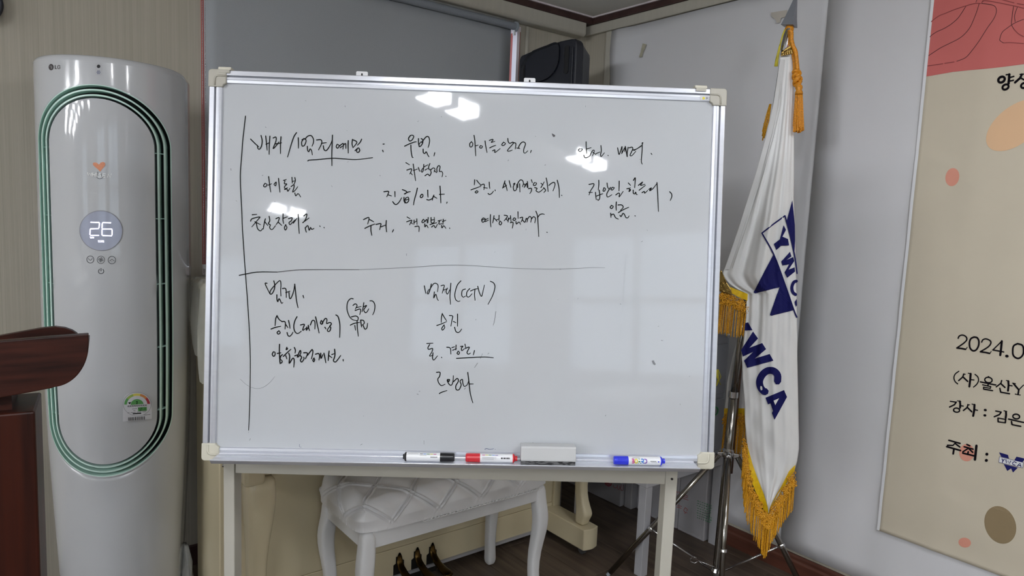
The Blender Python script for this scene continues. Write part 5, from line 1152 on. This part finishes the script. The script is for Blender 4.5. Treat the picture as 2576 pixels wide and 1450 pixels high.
bnr = thing('banner', (2.56, .35, BZ0), 'cream event banner with red top and black Korean print on right wall', 'banner')
NY, NZ = 90, 150; YR = -.75
def bpt(y, z, o=0.0): return Vector((bx_(y, z) - o, y, z))
o = G().grid([[bpt(lerp(BY_L, YR, j / NY), lerp(BZ0, 2.312, i / NZ)) for j in range(NY + 1)] for i in range(NZ + 1)]).done('banner_cloth', M_banner, bnr, smooth=True)
md = o.modifiers.new('s', 'SOLIDIFY'); md.thickness = .001; md.offset = 0
G().grid([[bpt(y, lerp(BZ0 + .001, 2.311, i / 120), .0011) for y in (BY_L - .0003, BY_L - .005, BY_L - .0095)] for i in range(121)]).done('white_margin', M_banw, bnr, smooth=True)
def fbn(k):
    def f(px, py):
        p = at_x(px, py, 2.561); return bpt(p.y, p.z, .0013 + k * .0006)
    return f
# red field at the top with its wavy lower edge
red = [at_x(*p, 2.561) for p in ((2336, 192.5), (2360, 188), (2400, 181), (2440, 177), (2480, 174), (2530, 168), (2576, 162))]
red += [Vector((2.561, red[-1].y - .1 * i, red[-1].z + .012 * i)) for i in range(1, 8)]
tab = sorted([(p.y, p.z) for p in red]); ya, yb_ = BY_L - .0095, tab[0][0]
G().grid([[bpt(lerp(ya, yb_, j / 60), lerp(interp(tab, lerp(ya, yb_, j / 60)), 2.311, i / 24), .0013) for j in range(61)] for i in range(25)]).done('red_field', M_banred, bnr, smooth=True)
z = zm(2300, 0, 6.304)
def bl_(strokes, w, m, name='drawn_line', k=1.5):
    for s in strokes: G().ribbon(z(s), w, fbn(k), taper=False).done(name, m, bnr)
bl_([[(280, 350), (310, 320), (400, 255), (500, 215), (620, 165), (800, 105), (960, 60), (1060, 60)], [(1080, 50), (1110, 15), (1300, 40), (1600, 100), (1740, 135)], [(1400, 0), (1590, 50)], [(1640, 60), (1740, 78)], [(1590, 470), (1660, 540), (1740, 585)], [(1420, 685), (1540, 680), (1740, 695)], [(222, 1049), (350, 1030), (460, 1014)], [(490, 1008), (640, 985)]], 2.2, M_linef)
bl_([[(258, 592), (280, 565), (360, 510), (480, 455), (600, 380), (700, 290), (770, 190), (830, 95)], [(236, 888), (320, 830), (420, 765), (550, 700), (700, 625), (800, 550), (890, 440), (950, 310), (1000, 180), (1035, 65)], [(680, 975), (740, 955), (830, 910), (920, 810), (1040, 650), (1150, 480), (1260, 320), (1305, 220), (1310, 150), (1280, 100), (1200, 75), (1080, 60)], [(1000, 0), (985, 40)], [(1075, 60), (1085, 35), (1110, 18)],
     [(1582, 100), (1560, 250), (1550, 390), (1590, 470)], [(1640, 120), (1600, 240), (1605, 350)], [(1740, 310), (1600, 370), (1480, 450), (1400, 520), (1365, 620), (1370, 650), (1420, 685)]], 1.5, M_line)
decal('printed_dot', [ell(2556, 315, 88, 47, -38, 40)], M_peach, fbn(0), bnr); decal('printed_dot', [ell(2396.5, 446, 17.5, 23, 12, 24)], M_salmon, fbn(0), bnr)
decal('printed_dot', [ell(2433, 1139, 19, 22, 0, 24)], M_salmon, fbn(0), bnr); decal('printed_dot', [ell(2517, 1321, 38, 49, -25, 36)], M_olive, fbn(0), bnr); decal('printed_dot', [ell(2427.5, 1365.5, 16, 12.5, 10, 20)], M_salmon, fbn(0), bnr)
def text(z, items, name='lettering', m=M_print, label=None):
    g = G()
    for s, w in items:
        if isinstance(w, str): g.fill(z(s), fbn(1), 10)
        else: g.ribbon(z(s), w * 1.22, fbn(1), taper=False, curve=len(s) > 3)
    return g.done(name, m, bnr, label=label)
zz = zm(2480, 150, 14.5); sc = 1 / 14.5
rg_ = lambda cx, cy, rx, ry, a: ell(cx, cy, rx, ry, a, 20) + ell(cx, cy, rx, ry, a, 20)[:1]
text(zz, [(rg_(585, 735, 125, 95, -35), 5.0), (rg_(730, 1005, 118, 86, -30), 4.4), ([(868, 540), (862, 700), (838, 890)], 5.2), ([(752, 560), (900, 540)], 2.8), ([(900, 658), (1040, 616)], 3.0), ([(890, 788), (1025, 758)], 3.0), ([(570, 620), (640, 605)], 2.6),
          ([(1330, 540), (1260, 680), (1072, 845)], 4.6), ([(1255, 545), (1392, 535)], 2.6), ([(1300, 680), (1392, 735), (1450, 765)], 3.4), (rg_(1400, 950, 110, 84, -30), 4.4)])
zz = zm(2380, 820, 5.372)
text(zz, [([(168, 168), (180, 142), (212, 126), (248, 131), (278, 156), (282, 190), (252, 226), (205, 262), (152, 299)], 2.9), ([(150, 299), (212, 306), (270, 318)], 3.4), ([(270, 318), (290, 290)], 1.8),
          ([(380, 152), (337, 176), (318, 232), (328, 300), (366, 337), (410, 325), (440, 272), (445, 206), (421, 161), (380, 152)], 3.6),
          ([(483, 222), (497, 192), (532, 177), (572, 186), (606, 212), (602, 250), (562, 292), (468, 349)], 2.9), ([(465, 350), (540, 361), (594, 374)], 3.4), ([(594, 374), (614, 345)], 1.8),
          ([(755, 208), (636, 326)], 2.6), ([(632, 326), (700, 338), (784, 355)], 2.8), ([(756, 206), (746, 300), (735, 400)], 4.6), (ell(825, 410, 25, 20, 10, 16), 'f'),
          ([(968, 242), (917, 270), (902, 332), (912, 400), (956, 437), (1000, 434), (1040, 392), (1049, 320), (1030, 262), (968, 242)], 3.6)], label='printed date 2024.0')
text(zz, [([(180, 613), (132, 650), (114, 700), (130, 752), (165, 785)], 2.4), ([(395, 655), (434, 690), (444, 740), (420, 790), (375, 829)], 2.4), ([(247, 650), (230, 692), (176, 741)], 3.0), ([(238, 650), (268, 655)], 1.8), ([(236, 692), (300, 752)], 3.2), ([(338, 646), (332, 730), (320, 824)], 4.4), ([(305, 640), (345, 648)], 2.0), ([(332, 726), (385, 732)], 2.4),
          (rg_(578, 732, 50, 36, 10), 2.8), ([(575, 688), (585, 692)], 3), ([(468, 757), (560, 776), (680, 800)], 3.0), ([(578, 782), (568, 812)], 2.8), ([(498, 796), (612, 822)], 2.4), ([(608, 822), (604, 846)], 2.4), ([(510, 828), (604, 846)], 2.2), ([(512, 828), (512, 852)], 2.4), ([(512, 855), (636, 876)], 2.8),
          ([(757, 738), (746, 776), (682, 826)], 3.0), ([(745, 780), (802, 834)], 3.2), ([(845, 745), (850, 800), (842, 880)], 4.2), ([(818, 738), (858, 748)], 2.0), ([(850, 803), (900, 812)], 2.4), ([(732, 842), (742, 892)], 3.0), ([(742, 896), (865, 918)], 3.0),
          ([(915, 778), (988, 865)], 3.6), ([(1052, 800), (988, 865)], 2.2), ([(988, 862), (978, 930)], 3.6), ([(900, 773), (946, 781)], 1.8), ([(938, 922), (1010, 936)], 2.0)])
text(zz, [([(62, 1020), (142, 1032)], 2.6), ([(142, 1030), (118, 1066), (52, 1098)], 3.2), ([(190, 1018), (196, 1060), (192, 1112)], 4.0), ([(158, 1014), (205, 1024)], 2.0), ([(192, 1078), (238, 1086)], 2.6), (rg_(146, 1140, 40, 28, 8), 3.0),
          ([(302, 1066), (286, 1106), (236, 1146)], 3.2), ([(292, 1062), (325, 1070)], 1.8), ([(290, 1102), (352, 1164)], 3.2), ([(388, 1066), (382, 1150), (368, 1222)], 4.4), ([(352, 1058), (398, 1068)], 2.0), ([(382, 1132), (430, 1143)], 2.6), (ell(533, 1139, 21, 17, 10, 14), 'f'), (ell(527, 1211, 21, 17, 10, 14), 'f'),
          ([(672, 1151), (748, 1166)], 2.6), ([(748, 1166), (724, 1200), (652, 1230)], 3.2), ([(812, 1158), (815, 1200), (808, 1248)], 4.2), ([(784, 1148), (826, 1158)], 2.0), ([(704, 1246), (706, 1300)], 3.0), ([(704, 1246), (808, 1266)], 2.4), ([(808, 1262), (802, 1312)], 3.4), ([(706, 1298), (802, 1312)], 2.6),
          (rg_(951, 1226, 46, 32, 8), 3.0), ([(845, 1260), (950, 1284), (1053, 1307)], 3.0), ([(886, 1292), (893, 1334)], 3.2), ([(893, 1336), (1014, 1360)], 3.0)])
zz = zm(2150, 1100, 4.143)
text(zz, [([(986, 32), (1104, 66)], 3.4), ([(1060, 52), (1030, 86), (972, 84)], 3.0), ([(1052, 66), (1102, 104)], 3.2), ([(964, 98), (1110, 140)], 3.6), ([(1040, 120), (1032, 175)], 4.0), ([(1172, 76), (1206, 92)], 3.4), ([(1144, 100), (1240, 126)], 3.4), ([(1196, 112), (1130, 154)], 3.2), ([(1192, 118), (1236, 160)], 3.4), ([(1188, 152), (1182, 182)], 3.6), ([(1130, 166), (1246, 194)], 3.6), ([(1273, 88), (1258, 236)], 5.2), (ell(1382, 178, 16, 16, 0, 14), 'f'), (ell(1377, 242, 16, 16, 0, 14), 'f')])
g = G()
for p in ([(1508, 158), (1602, 185), (1612, 224), (1532, 205)], [(1690, 203), (1780, 224), (1752, 262), (1668, 240)], [(1558, 280), (1705, 318), (1655, 368), (1634, 326), (1595, 353)]): g.fill(zz(p), fbn(1), 10)
g.done('host_emblem', M_navy, bnr)
decal('host_emblem_box', [zz([(1514, 204), (1764, 264), (1756, 320), (1507, 262)])], M_banw, fbn(1.6), bnr)
g = G()
for s in ([(1514, 204), (1764, 264)], [(1764, 264), (1756, 320)], [(1756, 320), (1507, 262)], [(1507, 262), (1514, 204)]): g.ribbon(zz(s), .9, fbn(2.2), taper=False, curve=False)
for s in ([(1540, 226), (1550, 246)], [(1565, 230), (1550, 246)], [(1550, 246), (1545, 264)], [(1580, 232), (1588, 270), (1604, 246), (1616, 276), (1632, 248)], [(1690, 266), (1668, 254), (1650, 268), (1654, 286), (1678, 292)], [(1700, 300), (1728, 270), (1738, 308)], [(1710, 290), (1734, 296)]): g.ribbon(zz(s), 2.2, fbn(2.4), taper=False, curve=False)
g.done('host_emblem_lettering', M_navy, bnr)
# ================================================================== LOUDSPEAKER in the corner
SD = 3.32
sp_ = thing('loudspeaker', Vector((2.25, 2.50, 1.62)), 'black loudspeaker mounted in the corner above the whiteboard', 'loudspeaker')
def Q(px, py, d=SD): return at_d(px, py, d)
# front face lies in a plane turned towards the room's left; bl/tl/tr/br
fl1 = Q(1311, 215, 3.22); fl2 = Q(1306.5, 143, 3.22); fr2 = Q(1452, 99, 3.02); fr1 = Q(1459, 214, 3.02)
uu = (fr2 - fl2); uu.z = 0; uu.normalize(); sv = Vector((0, 0, 1)); sn = Vector((uu.y, -uu.x, 0))
if sn.dot(CAM - fr2) < 0: sn = -sn
W_ = (fr2 - fl2).dot(uu); O_ = fl2.copy()
def SPt(a, h, c): return O_ + uu * a + Vector((0, 0, h)) - sn * c      # c behind the front
ht = fr2.z - fl2.z
low = -.42
topc = [(0.0, -.016), (.004, -.004), (.012, .004)] + [(lerp(.02, W_ - .03, t), .006 + (ht) * (1 - (1 - t) ** 1.55)) for t in [i / 10 for i in range(11)]] + [(W_ - .012, ht + .004), (W_ - .003, ht - .006), (W_, ht - .02)]
outl = topc + [(W_ + .004, low + .02), (W_ - .02, low), (.02, low), (0.004, low + .02)]
G().prism([SPt(a, h, .0) for a, h in outl], -sn * .055).done('front_shell', M_black, sp_, bevel=.006, seg=3, angle=50)
cx_ = W_ * .5
bo = [(a * .99 + .01 * cx_, h - .004) for a, h in outl]
g = G().loops([[SPt(a, h, .055) for a, h in bo], [SPt(lerp(a, cx_ + .02, .06), lerp(h, -.1, .03), .075) for a, h in bo], [SPt(lerp(a, cx_ + .02, .42), lerp(h, -.1, .12), .20) for a, h in bo]]); g.f.append([2 * len(bo) + i for i in range(len(bo))])
g.done('rear_shell', M_black, sp_, bevel=.005)
# horn: concave flare, ports and edge ribs
hc = (W_ * .40, -.05)
rows = []
for k, (sx, sy, dd) in enumerate(((.33, .075, -.002), (.30, .066, .012), (.22, .05, .03), (.10, .03, .045), (.05, .02, .05))):
    rows.append([SPt(hc[0] + W_ * sx * math.copysign(abs(math.cos(t)) ** .6, math.cos(t)), hc[1] + sy * math.copysign(abs(math.sin(t)) ** .6, math.sin(t)) + math.cos(t) * sx * .12 * 1.0, dd - .004) for t in [2 * math.pi * i / 32 for i in range(32)]])
g = G().loops([[p + sn * (.0065 + .0) for p in rows[0]], rows[0]]); g2 = G().loops([[p - sn * 0 + sn * .006 for p in r] for r in rows[:1]] + [[p + sn * (.006 - .004 * (k + 1)) for p in r] for k, r in enumerate(rows[1:])]); g2.f.append([4 * 32 + i for i in range(32)])
g2.done('horn', mat('horn_plastic', (40, 43, 50), .5, var=.1), sp_, smooth=True)
for a, h0, h1 in ((W_ * .845, -.100, .022), (W_ * .085, -.16, -.035)):
    G().prism([SPt(a + x, y, -.0012) for x, y in rrect(-.011, h0, .011, h1, .010)], -sn * .002 * -1).done('port', M_blackd, sp_)
    G().box(SPt(a - .016, h0 + .004, 0), uu * .003, (0, 0, h1 - h0 - .01), sn * .004).done('port_lip', M_black, sp_, bevel=.001)
G().box(SPt(W_ * .935, low + .04, 0), uu * .007, (0, 0, ht - low - .07), sn * .007).done('edge_rib', M_black, sp_, bevel=.003)
G().lathe(SPt(hc[0] + .04, -.24, 0), [(.085, 0), (.088, .004), (.084, .006), (.02, -.01)], sn, 32).done('woofer_grille', M_blackd, sp_)
for a in (.72, .78): pass
G().box(SPt(W_ * .66, ht * .965, .02), uu * .035, (0, 0, .010), -sn * .03).done('top_lug', M_black, sp_, bevel=.004)
# bracket to the back wall
p0 = SPt(cx_ + .02, -.25, .19); G().tube([p0, Vector((p0.x + .05, YB - .01, p0.z))], .014, 12).done('bracket_arm', M_black, sp_)
G().abox(p0.x + .0, p0.x + .10, YB - .012, YB, p0.z - .07, p0.z + .07).done('bracket_plate', M_black, sp_, bevel=.003)
# ================================================================== THINGS BEHIND: table, cartons, panels
tx, ty = 2.035, 1.693
t_ = thing('side_table', (2.3, 1.9, 0), 'low white side table half hidden behind the right whiteboard post', 'table')
tz = at_x(1648, 1229, tx).z if False else at_y(1640, 1226, ty).z
X1, Y1 = 2.548, 2.085
lw = .037
for x, y in ((tx, ty), (X1 - lw, ty), (tx, Y1 - lw), (X1 - lw, Y1 - lw)): G().abox(x, x + lw, y, y + lw, 0, tz).done('leg', M_panelg, t_, bevel=.002)
G().abox(tx, X1, ty, Y1, tz, tz + .07).done('apron_frame', M_panelg, t_, bevel=.003)
G().abox(tx - .012, X1 + .012, ty - .012, Y1 + .012, tz + .07, tz + .092).done('table_top', M_panelg, t_, bevel=.004)
# grey tub on the table
c0 = at_x(1831, 845, 2.40); tb0 = tz + .092
tub = thing('storage_tub', (2.28, 1.9, tb0), 'grey translucent plastic storage case standing on the side table', 'storage case')
th = c0.z
x0_, x1_, y0_, y1_ = 2.17, 2.415, c0.y, 2.06
G().abox(x0_, x1_, y0_, y1_, tb0, th).done('case_body', M_tub, tub, bevel=.015, seg=3)
for a, b in ((tb0 + .02, lerp(tb0, th, .48)), (lerp(tb0, th, .52), th - .03)): G().abox(x0_ + .02, x1_ - .012, y0_ - .006, y0_ + .002, a, b).done('case_front', M_tub, tub, bevel=.004)
G().abox(x1_ - .004, x1_ + .004, y0_ + .004, y0_ + .014, tb0 + .02, th - .012).done('edge_bead', M_plgrey, tub, bevel=.002)
G().lathe((x1_ - .006, y0_ + .005, th), [(.006, 0), (.007, .005), (.003, .009)], seg=12).done('lid_knob', M_white, tub)
rg_c = at_y(1800, 1035, y0_ - .008); G().tube([rg_c + Vector((.016 * math.cos(t), 0, .016 * math.sin(t))) for t in [2 * math.pi * i / 20 for i in range(20)]], .0025, 6, closed=True).done('green_ring_mark', M_greentx, tub)
g = G()
for i in range(7): q = at_y(1803 + rf.uniform(-3, 4), 930, y0_ - .02); g.tube([q, q + Vector((.012 * rf.uniform(-1, 1.4), -.004, -.03)), q + Vector((.02 * rf.uniform(-.6, 1.4), -.004, -.055 + rf.uniform(-.01, .01)))], .0016, 5)
meta(g.done('tassel', M_yel, None, smooth=True, loc=tuple(at_y(1803, 930, y0_ - .02))), 'tiny yellow tassel end peeking out beside the whiteboard frame', 'tassel')
# wrapped flat cartons by the right wall
def carton(name, x0, x1, y0, y1, z1, label, cat='carton', tilt=0.0):
    t = thing(name, ((x0 + x1) / 2, (y0 + y1) / 2, 0), label, cat)
    G().box((x0, y0, 0), (x1 - x0, 0, 0), (0, y1 - y0, 0), (tilt, 0, z1)).done('carton_body', M_carton, t, bevel=.004)
    return t
CXF = 2.500
c1 = carton('carton', CXF, 2.545, 1.745, 1.888, .33, 'film-wrapped white carton with green print low behind flag stand')
c2 = carton('carton', CXF, 2.545, 1.892, 2.044, .33, 'film-wrapped white carton with red print and recycling mark')
def cface(X): return lambda px, py: at_x(px, py, X - .0012)
cf = cface(CXF)
z = zm(1480, 1190, 5.578)
def prnt(par, strokes, w, m, name='print', fn=cf):
    g = G()
    for s in strokes: g.ribbon(z(s), w, fn, taper=False, curve=False)
    g.done(name, m, par)
rt = random.Random(2)
st = []
for r in range(8):
    y0 = 390 + r * 34; x = 1520 + rt.uniform(0, 12)
    while x < 1725:
        l = rt.uniform(8, 20); st.append([(x, y0 + (x - 1520) * .36), (min(1728, x + l), y0 + (min(1728, x + l) - 1520) * .36)]); x += l + rt.uniform(14, 22)
prnt(c1, st, 2.0, M_greentx, 'green_print')
st = [[(1240, 262), (1250, 290)], [(1262, 268), (1296, 282)], [(1270, 290), (1300, 300)], [(1240, 310), (1390, 350)], [(1330, 300), (1395, 330)], [(1240, 330), (1400, 385)], [(1250, 455), (1310, 475)], [(1240, 480), (1305, 500)], [(1360, 490), (1335, 530), (1350, 545)], [(1360, 490), (1392, 520), (1380, 540)], [(1345, 550), (1388, 565)], [(1352, 575), (1366, 560)]]
prnt(c2, st, 1.5, M_redtx, 'red_print')
fl__ = [Vector((CXF - .004, y, z_)) for y, z_ in ((1.735, .03), (1.735, .42), (2.135, .40), (2.135, .03))]
rows = [[Vector((CXF - .006 - .004 * math.sin(j * 1.1 + i * .8), lerp(1.748, 2.043, j / 24), lerp(.015, .325, i / 16))) for j in range(25)] for i in range(17)]
o = G().grid(rows).done('plastic_wrap', mat('thin_wrap', (225, 225, 228), .12, var=.05, spec=.7, alpha=.16, bump=.5, bscale=(20, 20, 14)), c2, smooth=True)
# carton further in the corner, and its neighbour
c3 = carton('carton', 2.455, 2.56, 2.20, 2.60, .33, 'white carton with pink script in the dark corner under the table')
z = zm(1480, 1190, 5.578)
f3_ = cface(2.455)
prnt(c3, [[(235, 140), (250, 165), (285, 185), (315, 175), (322, 155)], [(250, 140), (300, 160)]], 3.6, M_pinktx, 'script_print', f3_)
prnt(c3, [[(352, 170), (350, 195), (375, 215), (395, 205)], [(408, 175), (405, 215), (425, 238), (442, 222), (440, 190)], [(462, 165), (455, 230), (470, 252), (488, 245), (490, 170)]], 1.4, M_pinktx, 'script_print', f3_)
c4 = carton('carton', 2.478, 2.545, 2.150, 2.195, .34, 'slim white carton standing at the end of the pink-script carton')
c5 = carton('carton', 2.515, 2.555, 2.136, 2.148, .34, 'thin white carton edge with red lettering beside the slim carton')
z = zm(1480, 1190, 5.578)
# grey box column beside the piano
q0 = at_z(1413, 1294, 0)
gb = G().abox(2.085, 2.16, 2.30, 2.42, 0, .62).done('grey_box', mat('grey_box', (150, 148, 150), .6, var=.05), None, bevel=.003, label='tall narrow grey box standing just behind the right end of the piano', cat='box', loc=(2.12, 2.36, 0))
# crumpled plastic bag between air conditioner and piano
bp_ = at_z(478, 1440, .06); rb = random.Random(9); rows = []
for i in range(9):
    t = i / 8; r = .032 * math.sin(math.pi * (.12 + .8 * t)) ** .6; rows.append([Vector((.560 + (r * (1 + .3 * math.sin(k * 2.1 + i))) * math.cos(2 * math.pi * k / 18) * .6, 2.46 + r * 1.6 * (1 + .25 * math.sin(k * 3.3 + i * 1.7)) * math.sin(2 * math.pi * k / 18), .22 * t + .004 * math.sin(k * 4))) for k in range(18)])
g = G().loops(rows); g.f += [list(range(18)), [8 * 18 + i for i in range(18)]]
g.done('plastic_bag', M_bag, None, smooth=True, label='crumpled pale plastic bag on floor between air conditioner and piano', cat='plastic bag', loc=(.56, 2.46, 0))
